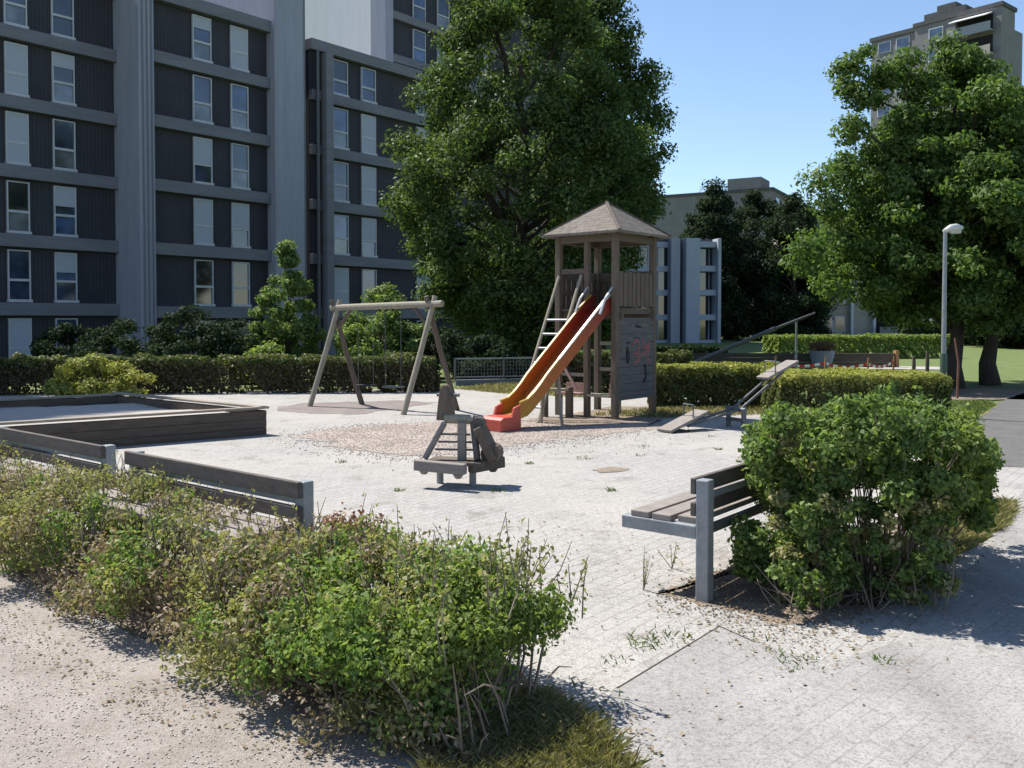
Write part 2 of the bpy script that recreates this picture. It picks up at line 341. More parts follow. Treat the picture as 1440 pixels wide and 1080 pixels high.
def leaf_arrays(P, N, size, width=0.55, jitter=0.6, rs=rng):
    n = len(P); L = size * rs.uniform(0.62, 1.15, (n, 1)) ** 1.4 * 1.25; W = L * width * rs.uniform(0.75, 1.25, (n, 1))
    nn = unit(N + rs.normal(0, jitter, (n, 3)))
    t = unit(np.cross(nn, rs.normal(0, 1, (n, 3)))); b = np.cross(nn, t)
    fold = nn * L * 0.12
    V = np.stack([P - t * L * 0.5, P + b * W * 0.5 + fold, P + t * L * 0.5 - fold * 0.6, P - b * W * 0.5 + fold], 1).reshape(-1, 3)
    return V, np.arange(4 * n).reshape(-1, 4)
def foliage(name, mat, P, N, size, parent=None, width=0.55, jitter=0.6):
    V, Fc = leaf_arrays(np.asarray(P), np.asarray(N), size, width, jitter)
    return raw(name, V, Fc, mat, parent)
def blob(c, r, n, flat=0.8, rs=rng):
    """points of one leaf clump, denser towards its outside, with outward directions"""
    d = unit(rs.normal(0, 1, (n, 3))); u = rs.uniform(0, 1, (n, 1)) ** 0.45
    d2 = d * np.array([1, 1, flat]); p = np.array(c) + d2 * r * u * rs.uniform(0.75, 1.15, (n, 1))
    return p, unit(d + np.array([0, 0, 0.35]))
def sheet(name, poly, z, mat, kind='structure', sub=0):
    mb = MB(); mb.add([(p[0], p[1], z) for p in poly], [tuple(range(len(poly)))])
    o = mb.build(name, mat); o.data.polygons[0].flip() if o.data.polygons[0].normal.z < 0 else None
    return tag(o, kind=kind)
def ragged(pts, step=0.25, amp=0.08, seed=1):
    """outline with an uneven, worn edge"""
    rs = random.Random(seed); out = []
    for i, p in enumerate(pts):
        q = pts[(i + 1) % len(pts)]; p = Vector((p[0], p[1])); q = Vector((q[0], q[1]))
        n = max(1, min(60, int((q - p).length / step)))
        for k in range(n):
            w = p.lerp(q, k / n); out.append((w.x + rs.uniform(-amp, amp), w.y + rs.uniform(-amp, amp)))
    return out

# ------------------------------------------------------------------ ground
sheet('ground', [(-400, -60), (400, -60), (400, 1500), (-400, 1500)], -0.02, M['grassland'])
sheet('paving', [(-16, 0.3), (14, 0.3), (14, 9.0), (7.6, 10.5), (5.2, 19.0), (1.5, 21.6), (-1.8, 22.6), (-9, 21.5), (-16, 19)], 0.0, M['paving'])
sheet('gravel_path', ragged([G(-260, 640), G(0, 790), G(130, 872), G(330, 960), G(500, 1022), G(600, 1110), G(700, 1400), G(-1800, 1400)], 0.12, 0.03, 2), 0.004, M['gravel'])
sheet('asphalt_path', ragged([G(1376, 657), G(1500, 657), G(1700, 640), G(1640, 552), G(1440, 553), G(1405, 565), G(1385, 580), G(1345, 620)], 0.3, 0.05, 3), 0.004, M['asphalt'])
sheet('far_path', [G(915, 512.5), G(1100, 512.5), G(1330, 516), G(1330, 520), G(1090, 517), G(915, 517)], 0.004, M['kerb'])
sheet('grass_verge', ragged([G(1240, 610), G(1340, 606), G(1375, 588), G(1404, 570), G(1395, 564), G(1240, 562)], 0.25, 0.06, 4), 0.008, M['drygrass'])
sheet('bare_soil', ragged([G(1240, 562), G(1440, 562), G(1500, 553), G(1400, 546), G(1240, 548)], 0.3, 0.08, 5), 0.004, M['soil'])
sheet('pea_gravel_patch', ragged([G(425, 612), G(500, 600), G(600, 594), G(680, 594), G(760, 588), G(925, 590), G(940, 600), G(860, 610), G(760, 622), G(690, 628), G(640, 640), G(560, 641), G(480, 630)], 0.14, 0.16, 6), 0.004, M['chips'])
sheet('dark_ground_under_swing', ragged([G(395, 572), G(430, 567), G(560, 563), G(615, 566), G(560, 575), G(500, 583), G(440, 582), G(395, 578)], 0.2, 0.08, 7), 0.004, M['mat'])  # darker ground patch below the swing beam
sheet('soil_under_tower', ragged([G(745, 590), G(800, 584), G(860, 572), G(960, 572), G(1060, 574), G(1060, 582), G(960, 584), G(900, 595), G(800, 600)], 0.2, 0.08, 8), 0.008, M['soil'])
sheet('back_grass_strip', ragged([G(640, 546), G(700, 541), G(790, 538), G(830, 560), G(770, 556), G(700, 553)], 0.2, 0.08, 9), 0.004, M['drygrass'])
HA, HB = Vector((0.12, 3.72, 0)), Vector((-5.9, 8.6, 0))      # line of the front hedge
hd = (HB - HA).normalized(); hn = Vector((-hd.y, hd.x, 0))
if hn.y < 0: hn = -hn
sheet('hedge_soil', ragged([HA + hn * 0.42 + hd * 0.2, HA + hn * 0.15 - hd * 0.12, HA - hn * 0.3 - hd * .08, HA - hn * 0.5 + hd * 0.2, HB - hn * 0.42, HB + hn * 0.5], 0.12, 0.05, 10), 0.009, M['soil'])
sheet('bush_soil', ragged([G(925, 836), G(985, 812), G(1090, 770), G(1390, 700), G(1420, 712), G(1370, 760), G(1290, 820), G(1200, 868), G(1120, 882), G(1040, 862)], 0.035, 0.045, 11), 0.002, M['soil'])
sheet('concrete_path', ragged([G(868, 968), G(1013, 880), G(1075, 905), G(1160, 940), G(1290, 890), G(1390, 770), G(1440, 690), G(1500, 655), G(2000, 655), G(2200, 1300), G(700, 1300), G(780, 1040)], 0.2, 0.012, 12), 0.003, M['aggregate'])
m = MB(); a, b = G(868, 968, 0.002), G(1013, 880, 0.002); m.bar(a, b, 0.009, 0.005)
a2, b2 = G(1010, 880, 0.004), G(1150, 942, 0.004); m.bar(a2, a2.lerp(b2, .4), 0.006, 0.004)
sheet('ground_stain', ragged([G(835, 661), G(858, 657), G(884, 659), G(880, 663), G(845, 665)], .08, .03, 31), 0.005, M['soil'])
tag(m.build('paving_joint', M['bark']), kind='structure')
# loose stones, leaf litter and weeds
def scatter_poly(poly, n, rs=rng):
    P = np.array([(p[0], p[1]) for p in poly]); lo, hi = P.min(0), P.max(0); out = []
    while len(out) < n:
        q = rs.uniform(lo, hi, (n * 2, 2)); inside = np.zeros(len(q), bool); j = len(P) - 1
        for i in range(len(P)):
            c = ((P[i, 1] > q[:, 1]) != (P[j, 1] > q[:, 1])) & (q[:, 0] < (P[j, 0] - P[i, 0]) * (q[:, 1] - P[i, 1]) / (P[j, 1] - P[i, 1] + 1e-12) + P[i, 0])
            inside ^= c; j = i
        out += list(q[inside])
    return np.array(out[:n])
def stones(name, poly, n, size, mat, z=0.006, spread=0.0):
    q = scatter_poly(poly, n) + rng.normal(0, spread, (n, 2)) * rng.uniform(0, 1, (n, 1)) ** 2; base = np.array([(1, 0, 0), (0, 1, 0), (-1, 0, 0), (0, -1, 0), (0, 0, .7), (0, 0, -.7)], float)
    fc = np.array([(0, 1, 4), (1, 2, 4), (2, 3, 4), (3, 0, 4), (1, 0, 5), (2, 1, 5), (3, 2, 5), (0, 3, 5)])
    s = size * rng.uniform(0.5, 1.6, (n, 1, 1)) * rng.uniform(0.7, 1.3, (n, 6, 3))
    V = base[None] * s + np.concatenate([q, np.full((n, 1), z)], 1)[:, None, :]
    Fc = (fc[None] + (np.arange(n) * 6)[:, None, None]).reshape(-1, 3)
    return tag(raw(name, V.reshape(-1, 3), Fc, mat), kind='stuff')
pebble = mat_leaf('pebble_stone', [(0.22, 0.18, 0.15), (0.42, 0.36, 0.31), (0.55, 0.52, 0.48)], 0.0, 0.9, 3)
o = stones('pebbles', [G(-100, 790), G(0, 850), G(150, 945), G(330, 1010), G(500, 1068), G(600, 1160), G(-700, 1160)], 5200, 0.0042, pebble)
tag(o, 'small loose pebbles strewn over the sandy path', 'pebbles')
o = stones('pea_gravel', [G(395, 613), G(500, 597), G(680, 592), G(930, 592), G(890, 613), G(690, 636), G(560, 650), G(470, 636)], 9000, 0.008,
           mat_leaf('pea_stone', [(0.30, 0.235, 0.195), (0.38, 0.315, 0.27), (0.42, 0.385, 0.35)], 0.0, 0.9, 3), 0.006, 0.6)
tag(o, 'reddish loose pea gravel spread before the slide', 'gravel')
crumb = mat_leaf('dirt_crumb', [(0.10, 0.075, 0.055), (0.2, 0.16, 0.12), (0.28, 0.235, 0.19)], 0.0, 0.9, 3)
o = stones('dirt_crumbs', [G(915, 842), G(985, 806), G(1100, 770), G(1400, 700), G(1430, 712), G(1300, 835), G(1200, 885), G(1120, 898), G(1030, 876)], 5200, 0.006, crumb, 0.007, 0.16)
tag(o, 'brown dirt crumbs strewn round the foot of the right bush', 'dirt')
def litter(name, polys, n, size, mat, label):
    P = np.concatenate([scatter_poly(p, k) for p, k in zip(polys, n)]); P = np.concatenate([P, rng.uniform(0.008, 0.02, (len(P), 1))], 1)
    o = foliage(name, mat, P, np.tile((0, 0, 1.0), (len(P), 1)), size, None, 0.6, 0.35); return tag(o, label, 'leaf litter', kind='stuff')
litter('leaf_litter', [[G(905, 850), G(985, 805), G(1100, 860), G(1230, 900), G(1180, 945), G(1060, 930), G(960, 880)],
                       [G(780, 1000), G(900, 1000), G(960, 1110), G(760, 1110)], [G(700, 740), G(1000, 690), G(1400, 960), G(900, 1070), G(820, 900)],
                       [G(-80, 790), G(150, 930), G(500, 1060), G(420, 1080), G(120, 985), G(-80, 850)], [G(720, 600), G(930, 592), G(1050, 600), G(900, 640), G(740, 640)]],
       [380, 260, 300, 320, 400], 0.022, M['leaf_dry'], 'brown dry leaves and crumbs scattered on the paving')
def grass(name, polys, n, h, mat, label, w=0.0032):
    P = np.concatenate([scatter_poly(p, k) for p, k in zip(polys, n)]); k = len(P)
    hh = h * rng.uniform(0.4, 1.3, (k, 1)); a = rng.uniform(0, 2 * np.pi, k); t = np.stack([np.cos(a), np.sin(a), 0 * a], 1)
    lean = np.concatenate([rng.normal(0, 0.45, (k, 2)), np.ones((k, 1))], 1) * hh
    B = np.concatenate([P, np.full((k, 1), -0.005)], 1)
    V = np.stack([B - t * w, B + t * w, B + lean * 0.6 + t * w * 0.7, B + lean * np.array([1.3, 1.3, 0.95])], 1).reshape(-1, 3)
    o = raw(name, V, np.arange(4 * k).reshape(-1, 4), mat); return tag(o, label, 'grass', kind='stuff')
grass('dry_grass', [ragged([G(655, 1000), G(760, 985), G(825, 1012), G(872, 1072), G(895, 1130), G(590, 1130), G(590, 1070)], 0.1, 0.03, 21),
                    ragged([G(1290, 760), G(1420, 706), G(1425, 730), G(1330, 790)], 0.1, 0.04, 22)], [17000, 9000], 0.075, M['blade'], 'dry yellowish grass tufts at the hedge end and bush foot')
wd = []
for px, py in ((905, 628), (1010, 632), (1060, 640), (745, 652), (820, 645), (700, 690), (860, 690), (930, 720), (640, 610), (990, 700), (1040, 650), (560, 690), (900, 640), (780, 604), (1000, 614), (480, 650), (1120, 930), (1060, 905), (905, 905), (860, 930), (940, 895), (1240, 930), (835, 985), (800, 1000)):
    q = G(px, py); k = random.uniform(.04, .13); wd.append([(q.x - k, q.y - k * 1.6), (q.x + k * 1.3, q.y - k), (q.x + k, q.y + k), (q.x - k * .8, q.y + k * 1.5)])
grass('paving_weeds', wd, [random.randint(14, 60) for _ in wd], 0.035, M['blade_g'], 'tiny green weeds growing from the paving joints', 0.005)
grass('verge_grass', [[G(1245, 610), G(1340, 604), G(1375, 587), G(1400, 571), G(1395, 566), G(1245, 564)]], [12000], 0.07, M['blade_g'], 'short green grass beside the street lamp', 0.008)
grass('strip_grass', [[G(640, 547), G(700, 541), G(790, 538), G(830, 560), G(770, 556), G(700, 553)], [G(830, 585), G(915, 576), G(1080, 574), G(1080, 583), G(930, 588)]], [4000, 2600], 0.09, M['blade'], 'thin dry grass behind the slide and along the hedge foot', 0.012)

# ------------------------------------------------------------------ left apartment building
P0 = Vector((-20.4, 35.4, 0))
def fp(s, o, z): return P0 + FU * s + FN * o + UP * z
def fs(px, o):                                    # distance along the facade at which a facade feature stands
    k = (px - 720) / F; q = P0 + FN * o; return (k * q.y - q.x) / (FU.x - k * FU.y)
O1, O2 = 0.0, 1.7
bld = thing('apartment_building', 'long dark clad apartment block with grey concrete slab bands and buttresses', 'building', tuple(P0))
def fbox(mb, s0, s1, o0, o1, z0, z1):
    return mb.box(fp((s0 + s1) / 2, (o0 + o1) / 2, (z0 + z1) / 2), (s1 - s0, o1 - o0, z1 - z0), FU, FN, UP)
def window(par, s0, s1, o, z0, z1, state, sill=True):
    """state: 's' shuttered, 'h' blind half down, 'o' clear, 'd' dark"""
    f = MB(); t = 0.05
    fbox(f, s0, s0 + t, o + .02, o + .12, z0, z1); fbox(f, s1 - t, s1, o + .02, o + .12, z0, z1)
    fbox(f, s0 + t, s1 - t, o + .02, o + .12, z1 - t, z1); zt = z0 + (z1 - z0) * 0.42
    fbox(f, s0 + t, s1 - t, o + .02, o + .12, zt - .05, zt + .05)
    if sill: fbox(f, s0 - .03, s1 + .03, o + .02, o + .2, z0 - .02, z0 + .09)
    w = f.build('window', M['frame'], par)
    for za, zb, lowp in ((z0 + .09, zt - .05, 1), (zt + .05, z1 - t, 0)):
        g = MB(); fbox(g, s0 + t, s1 - t, o + .04, o + .06, za, zb)
        mk = 'glass_d' if state == 'd' else random.choice(('glass_c', 'glass_b', 'glass_c', 'glass')) if lowp else random.choice(('glass', 'glass_b', 'glass_d', 'glass'))
        g.build('pane', M[mk], w)
    if state in 'sh':
        b = MB(); zb = z0 + .09 if state == 's' else z0 + (z1 - z0) * random.choice((0.45, 0.6, 0.72))
        fbox(b, s0 + t + .003, s1 - t - .003, o + .065, o + .10, zb, z1 - t - .003); b.build('blind', M['blind'], w)
    return w
def section(s0, s1, o, bands, wins, ztop, states, zbase=-0.6, bt=0.52, parapet=True):
    w = MB(); fbox(w, s0, s1, o - 10, o, zbase, ztop - .01); w.build('wall', M['panel'], bld)
    for z in bands:
        b = MB(); fbox(b, s0, s1, o + .001, o + .30, z - bt, z); b.build('slab_band', M['concrete_d'], bld, bevel=0.02)
    if parapet:
        b = MB(); fbox(b, s0 - .1, s1, o - 10.1, o + .38, ztop, ztop + .55); b.build('roof_edge', M['concrete_d'], bld, bevel=0.02)
    for ci, (a, c) in enumerate(wins):
        for ri, z in enumerate(bands):
            st = states[ci][ri % len(states[ci])]
            window(bld, a, c, o, z + .04, min(z + 2.12, ztop - .1), st)
z1b = [2.45, 5.2, 7.95, 10.7, 13.45, 16.2]
S1a, S1b = -7.0, fs(176, O1)
section(-16.0, -7.0, O1, [-0.3] + z1b + [18.95, 21.7, 24.45, 27.2, 29.95, 32.7], [], 35.4, [])  # unseen taller end, height and length set to shade the sandbox
section(S1a, S1b, O1, [-0.3] + z1b, [(fs(11, O1), fs(43, O1)), (fs(77, O1), fs(108, O1))], 16.9,
        ['s' 'o' 'o' 's' 's' 'o' 'h' 'o' 'o', 'o' 'h' 'h' 'o' 'h' 'd' 'o' 'h' 'o'])
B2 = [2.35, 5.1, 7.85, 10.6, 13.35]
S2a, S2b = fs(214, O2), fs(384, O2)
section(S2a, S2b, O2, [-0.4] + B2, [(fs(273, O2), fs(299, O2)), (fs(326, O2), fs(350, O2))], 15.5, ['o' 'd' 's' 'h' 'o' 'h', 'o' 'd' 'h' 'o' 'o' 's'])
S3a, S3b = fs(436, O2), fs(436, O2) + 19
s3w = [(fs(468, O2), fs(489, O2)), (fs(508, O2), fs(528, O2)), (fs(585, O2), fs(603, O2))]
section(S3a, S3b, O2, [-0.4] + B2, s3w, 15.3, ['o' 's' 'o' 'o' 'o' 'o', 'h' 'o' 'h' 's' 's' 'o', 'o' 'h' 'o'])
for (pa, pb, oo, zt) in ((199, 221, 2.15, 17.6), (389, 432, O2 + .65, 18.9)):
    b = MB(); fbox(b, fs(pa, oo), fs(pb, oo), -4, oo, -0.6, zt); b.build('buttress', M['concrete'], bld, bevel=0.03)
    g = MB(); sb = fs(pb, oo); ll = (0.56, 0.36, 0.16) if pa < 300 else (0.10,)
    for q in ll: fbox(g, sb - q, sb - q + .05, oo + .001, oo + .04, -0.6, zt - .1)
    g.build('rib', M['concrete_d'], bld)
b = MB(); fbox(b, fs(448, O2), fs(448, O2) + .45, O2 + .31, O2 + .75, -0.6, 15.2); b.build('pilaster', M['concrete_d'], bld, bevel=0.02)
b = MB(); b.tube([fp(fs(440, O2), O2 + .5, -0.5), fp(fs(440, O2), O2 + .5, 15.2)], 0.09); b.build('downpipe', M['steel_dark'], bld)
# tall block behind it with the pale end wall
TC = AT(541, 450, 57.0); TC.z = 0
tow = thing('tower_block', 'taller apartment tower with pale end wall rising behind the dark block', 'building', tuple(TC))
def tbox(mb, s0, s1, o0, o1, z0, z1): return mb.box(TC + FU * ((s0 + s1) / 2) + FN * ((o0 + o1) / 2) + UP * ((z0 + z1) / 2), (s1 - s0, o1 - o0, z1 - z0), FU, FN, UP)
w = MB(); tbox(w, 0.6, 22, -17, -0.2, -0.6, 33); w.build('wall', M['panel'], tow)
w = MB(); tbox(w, 0, 0.59, -17.2, -1.2, -0.6, 33.5); w.build('end_wall', M['white_wall'], tow)
w = MB(); tbox(w, -0.05, 0.62, -1.19, 0.25, -0.6, 33.6); w.build('corner_pier', M['concrete'], tow, bevel=0.03)
_p0 = P0; P0 = TC
for z in [13.35 + 2.75 * i for i in range(7)]:
    b = MB(); fbox(b, 0.63, 22, -0.19, .12, z - .5, z); b.build('slab_band', M['concrete_d'], tow)
    for q, st in ((2.7, 'o'), (5.0, 'o'), (9.0, 'h')):
        window(tow, q, q + 1.15, -0.2, z + .04, z + 2.1, st, False)
P0 = _p0

# ------------------------------------------------------------------ far buildings
def frame_building(name, label, corner, ang, L, W, z0, z1, wallm, floors, bays, bay0, fh, mats, roofm='roofing', parts=None):
    """simple block: 'ang' is the heading of its long face, seen from the camera side"""
    c = Vector((corner[0], corner[1], 0)); u = Vector((math.cos(ang), math.sin(ang), 0)); n = Vector((u.y, -u.x, 0))
    t = thing(name, label, 'building', (c.x, c.y, 0))
    def bx(mb, s0, s1, o0, o1, a, b): return mb.box(c + u * ((s0 + s1) / 2) + n * ((o0 + o1) / 2) + UP * ((a + b) / 2), (s1 - s0, o1 - o0, b - a), u, n, UP)
    w = MB(); bx(w, 0, L, -W, 0, z0, z1); w.build('wall', wallm, t)
    r = MB(); bx(r, -.15, L + .15, -W - .15, .15, z1, z1 + .4); r.build('roof', M[roofm], t)
    return t, bx
# grey-blue low block with pale columns, right of the play tower
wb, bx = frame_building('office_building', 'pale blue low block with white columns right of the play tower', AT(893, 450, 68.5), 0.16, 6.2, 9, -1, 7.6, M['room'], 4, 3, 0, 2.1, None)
fl = [0.0, 1.95, 3.85, 5.7, 7.55]
for (s0, s1, o) in ((-2.5, 2.55, 0.25), (4.75, 6.15, 1.0)):
    for z in fl:
        b = MB(); bx(b, s0, s1, .002, o, z - .22, z + .22); b.build('slab_band', M['bluegrey'], wb)
    for i in range(4):
        g = MB(); bx(g, s0 + .05, s1 - .05, .001, .06, fl[i] + .221, fl[i + 1] - .221); g.build('window', M['glass_d'], wb)
        fr = MB(); q = s0 + .35
        while q < s1 - .1: bx(fr, q, q + .08, .061, .13, fl[i] + .225, fl[i + 1] - .225); q += .78
        fr.build('mullion', M['bluegrey'], wb)
for (s0, s1, o, mt) in ((2.56, 3.3, .9, 'concrete'), (3.62, 4.74, 1.3, 'bluegrey'), (6.16, 6.42, 1.35, 'bluegrey')):
    b = MB(); bx(b, s0, s1, .003, o, -1, 8.0); b.build('column', M[mt], wb, bevel=0.03)
# beige block low at the right, behind the right-hand tree
bb, bx = frame_building('beige_apartment_block', 'beige low apartment block with balconies seen under the right tree', AT(1143, 450, 80), 0.10, 17, 10, -1, 11.2, M['beige'], 4, 4, 0, 2.6, None)
for k, z in enumerate((0.2, 2.7, 5.2, 7.7)):
    for s0, s1 in ((0.6, 1.9), (2.0, 3.0), (10.4, 11.5), (14.2, 15.4)):
        w = MB(); bx(w, s0, s1, .003, .06, z + .5, z + 1.9); f = w.build('window', M['frame'], bb)
        g = MB(); bx(g, s0 + .1, s1 - .1, .061, .08, z + .6, z + 1.8); g.build('pane', M['glass'], f)
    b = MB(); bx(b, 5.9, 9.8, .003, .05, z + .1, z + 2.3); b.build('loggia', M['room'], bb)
    b = MB(); bx(b, 5.7, 9.9, .051, 1.2, z - .12, z + .12); bx(b, 5.7, 9.9, 1.12, 1.2, z + .121, z + .95); b.build('balcony', M['greybrown'], bb)
for q in (3.35, 5.45, 9.95):
    b = MB(); bx(b, q, q + .25, .004, .5, -1, 11); b.build('downpipe', M['frame'], bb)
b = MB(); p = [(7.6, .06, 2.35), (10.4, .06, 2.35), (10.4, 1.6, 1.75), (7.6, 1.6, 1.75)]
c0 = AT(1143, 450, 80); uu = Vector((math.cos(.10), math.sin(.10), 0)); nn_ = Vector((uu.y, -uu.x, 0))
q = [Vector((c0.x, c0.y, 0)) + uu * a + nn_ * o + UP * z for a, o, z in p]
b.add(q + [v - UP * .1 for v in q], [(0, 1, 2, 3), (7, 6, 5, 4), (0, 4, 5, 1), (1, 5, 6, 2), (2, 6, 7, 3), (3, 7, 4, 0)]); b.build('awning', M['awning'], bb)
# grey stepped block behind the dark trees
gb, bx = frame_building('grey_apartment_block', 'grey flat roofed apartment block behind the dark conifers', AT(1085, 450, 118), 1.05, 16, 30, -1, 18.9, M['greybrown'], 6, 3, 0, 2.8, None)
for z in [18.9 - 2.75 * i for i in range(1, 6)]:
    for s0 in (1.5, 5, 8.5, 12):
        w = MB(); bx(w, s0, s0 + 2, .003, .07, z + .6, z + 2); w.build('window', M['glass'], gb)
b = MB(); bx(b, -.1, 4.5, -6, -1.5, 19.3, 20.8); b.build('roof_cabin', M['greybrown'], gb)
b = MB(); bx(b, 3.2, 7.2, .02, 1.2, 16.0, 16.3); b.build('awning', M['awning'], gb)
# high rise, upper right
HC = AT(1402, 450, 112); HC.z = 0
hu = Vector((-0.632, 0.775, 0)).normalized(); hn_ = Vector((-0.775, -0.632, 0)).normalized()
hr = thing('high_rise', 'grey brown high rise with white awnings above the right tree', 'building', tuple(HC))
def hb(mb, s0, s1, o0, o1, z0, z1): return mb.box(HC + hu * ((s0 + s1) / 2) + hn_ * ((o0 + o1) / 2) + UP * ((z0 + z1) / 2), (abs(s1 - s0), abs(o1 - o0), z1 - z0), hu, hn_, UP)
HZ = 41.0
w = MB(); hb(w, 0, 11, -4.0, 0, -1, HZ); w.build('wall', M['greybrown'], hr)
w = MB(); hb(w, 11.01, 17.5, -7, -.6, -1, HZ - .3); w.build('wall', M['greybrown'], hr)
w = MB(); hb(w, .8, 12, -8.5, -4.01, -1, HZ - 1.6); w.build('wall', M['greybrown'], hr)
w = MB(); hb(w, -.2, 11.2, -4.2, .2, HZ, HZ + .5); hb(w, 11.21, 17.7, -7.2, -.4, HZ - .3, HZ + .25); w.build('roof', M['roofing'], hr)
w = MB(); hb(w, 5.5, 11, -5.5, -2.5, HZ + .51, HZ + 2.2); hb(w, 7, 9.5, -5, -3, HZ + 2.21, HZ + 3.1); w.build('roof_cabin', M['roofing'], hr)
for k in range(14):
    z = HZ - 2.9 * (k + 1)
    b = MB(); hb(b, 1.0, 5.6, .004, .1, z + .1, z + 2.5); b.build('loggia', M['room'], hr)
    b = MB(); hb(b, .8, 5.9, .101, 1.3, z - .15, z + .1); hb(b, .8, 5.9, 1.2, 1.3, z + .101, z + 1.0); b.build('balcony', M['beige'] if k % 2 else M['steel'], hr)
    for s0 in (7.2, 12.0, 14.6):
        g = MB(); o = 0 if s0 < 11 else -.6; hb(g, s0, s0 + 1.9, o + .004, o + .09, z + .7, z + 2.2); f = g.build('window', M['frame'], hr)
        g = MB(); hb(g, s0 + .12, s0 + 1.78, o + .091, o + .11, z + .82, z + 2.08); g.build('pane', M['glass'], f)
    if k in (0, 2, 3, 6):
        q = [HC + hu * a + hn_ * o + UP * zz for a, o, zz in ((1.0, .15, z + 2.4), (5.7, .15, z + 2.4), (5.7, 1.9, z + 1.75), (1.0, 1.9, z + 1.75))]
        b = MB(); b.add(q + [v - UP * .12 for v in q], [(0, 1, 2, 3), (7, 6, 5, 4), (0, 4, 5, 1), (1, 5, 6, 2), (2, 6, 7, 3), (3, 7, 4, 0)]); b.build('awning', M['awning'], hr)

# ------------------------------------------------------------------ trees
def limb_pts(a, b, k=5, amp=0.12):
    a, b = Vector(a), Vector(b); L = (b - a).length; out = []
    for i in range(k + 1):
        t = i / k; p = a.lerp(b, t); p.z += math.sin(t * math.pi) * L * 0.08
        if 0 < i < k: p += Vector((random.uniform(-1, 1), random.uniform(-1, 1), random.uniform(-.5, .5))) * L * amp * 0.5
        out.append(p)
    return out
def tree(name, label, base, prof, nclump, rclump, nleaf, leaf, mat, tr=0.22, group=None, trunk_top=None, lean=(0, 0), flat=0.75, squash=(1, 1), fill=0.45, cat='tree', limbs=26, extra=(), width=0.55, jitter=0.6):
    """prof: (height, crown radius) pairs; clumps of leaves fill that envelope towards its outside"""
    base = Vector(base); t = thing(name, label, cat, tuple(base), group=group)
    zs = np.array([p[0] for p in prof]); rr = np.array([p[1] for p in prof])
    cl = []
    while len(cl) < nclump:
        z = rng.uniform(zs[0], zs[-1]); r = np.interp(z, zs, rr)
        if rng.uniform(0, rr.max()) > r + 0.15: continue
        a = rng.uniform(0, 2 * np.pi); q = max(0, r - rclump * 0.55) * (fill + (1 - fill) * rng.uniform(0, 1) ** 0.5) * rng.uniform(0.85, 1.1)
        f = (z - zs[0]) / (zs[-1] - zs[0])
        cl.append((base.x + lean[0] * f + math.cos(a) * q * squash[0], base.y + lean[1] * f + math.sin(a) * q * squash[1], base.z + z, rclump * rng.uniform(0.6, 1.25)))
    cl += list(extra)
    P, N = [], []
    for c in cl:
        p, n = blob(c[:3], c[3], max(20, int(nleaf / len(cl) * (c[3] / rclump) ** 2)), flat); P.append(p); N.append(n)
    foliage('crown', mat, np.concatenate(P), np.concatenate(N), leaf, t, width, jitter)
    tt = trunk_top or zs[-1] * 0.75
    m = MB(); n = 9; pts = [base + Vector((lean[0] * i / n, lean[1] * i / n, -0.1 + tt * i / n)) + Vector((random.uniform(-1, 1), random.uniform(-1, 1), 0)) * tr * (0.5 if i else 0) for i in range(n + 1)]
    m.tube(pts, [tr * (1.55 if i == 0 else 1.12 if i == 1 else 1.0 - 0.085 * i) for i in range(n + 1)], 10)
    for c in random.sample(cl, min(limbs, len(cl))):
        z = min(max((c[2] - base.z) * random.uniform(0.55, 0.8), zs[0] * 0.7 + 0.3), tt); f = z / tt * n; i = min(int(f), n - 1)
        a = pts[i].lerp(pts[i + 1], f - i); lp = limb_pts(a, c[:3]); r0 = tr * random.uniform(.25, .42)
        m.tube(lp, [r0 * (1 - 0.8 * k / 5) for k in range(6)], 6, False)
    m.build('trunk', M['bark'], t, smooth=True)
    return t
T1 = G(735, 505); T1 = Vector((0.36, 31.0, 0))
tree('broadleaf_tree', 'huge dark green broadleaf tree standing behind the play tower', T1,
     [(0.5, 2.0), (1.8, 2.9), (3.2, 3.9), (4.8, 4.55), (6.2, 4.6), (8.0, 4.2), (10.2, 3.5), (12.4, 2.5), (14.2, 1.0)], 400, 0.75, 190000, 0.13, M['leaf_tree'], 0.3, limbs=40, fill=0.55)
tree('broadleaf_tree', 'second broadleaf tree right of and behind the hugest one, against the sky', Vector((3.6, 36.5, 0)),
     [(1.0, 1.0), (3.5, 1.7), (5.5, 2.8), (7, 3.2), (9, 3.0), (11.5, 2.5), (13.6, 1.5), (15.2, 0.5)], 180, 0.85, 80000, 0.155, M['leaf_tree'], 0.26, limbs=30, fill=0.5)
ex = [(*AT(1160, 255, 22.5), .75), (*AT(1145, 345, 22), .8), (*AT(1130, 372, 22.2), .6), (*AT(1195, 90, 23), .45), (*AT(1215, 75, 23), .4), (*AT(1190, 125, 23), .5), (*AT(1215, 140, 22.8), .55),
      (*AT(1240, 105, 23), .6), (*AT(1275, 85, 23), .6), (*AT(1330, 60, 23.4), .5), (*AT(1335, 90, 23.2), .6), (*AT(1200, 190, 22.8), .6), (*AT(1190, 230, 22.6), .6), (*AT(1170, 290, 22.4), .7)]
ex += [(*AT(1205 + 38 * i + random.uniform(-14, 14), 100 + 34 * j + random.uniform(-12, 12), random.uniform(22.4, 23.6)), random.uniform(.42, .62)) for i in range(4) for j in range(5) if (i + j) % 5 != 3]
ex += [(*AT(1180 + 30 * i + random.uniform(-14, 14), 330 + 28 * j + random.uniform(-12, 12), random.uniform(21.8, 24)), random.uniform(.45, .65)) for i in range(8) for j in range(4) if (i * 3 + j) % 4 != 2]
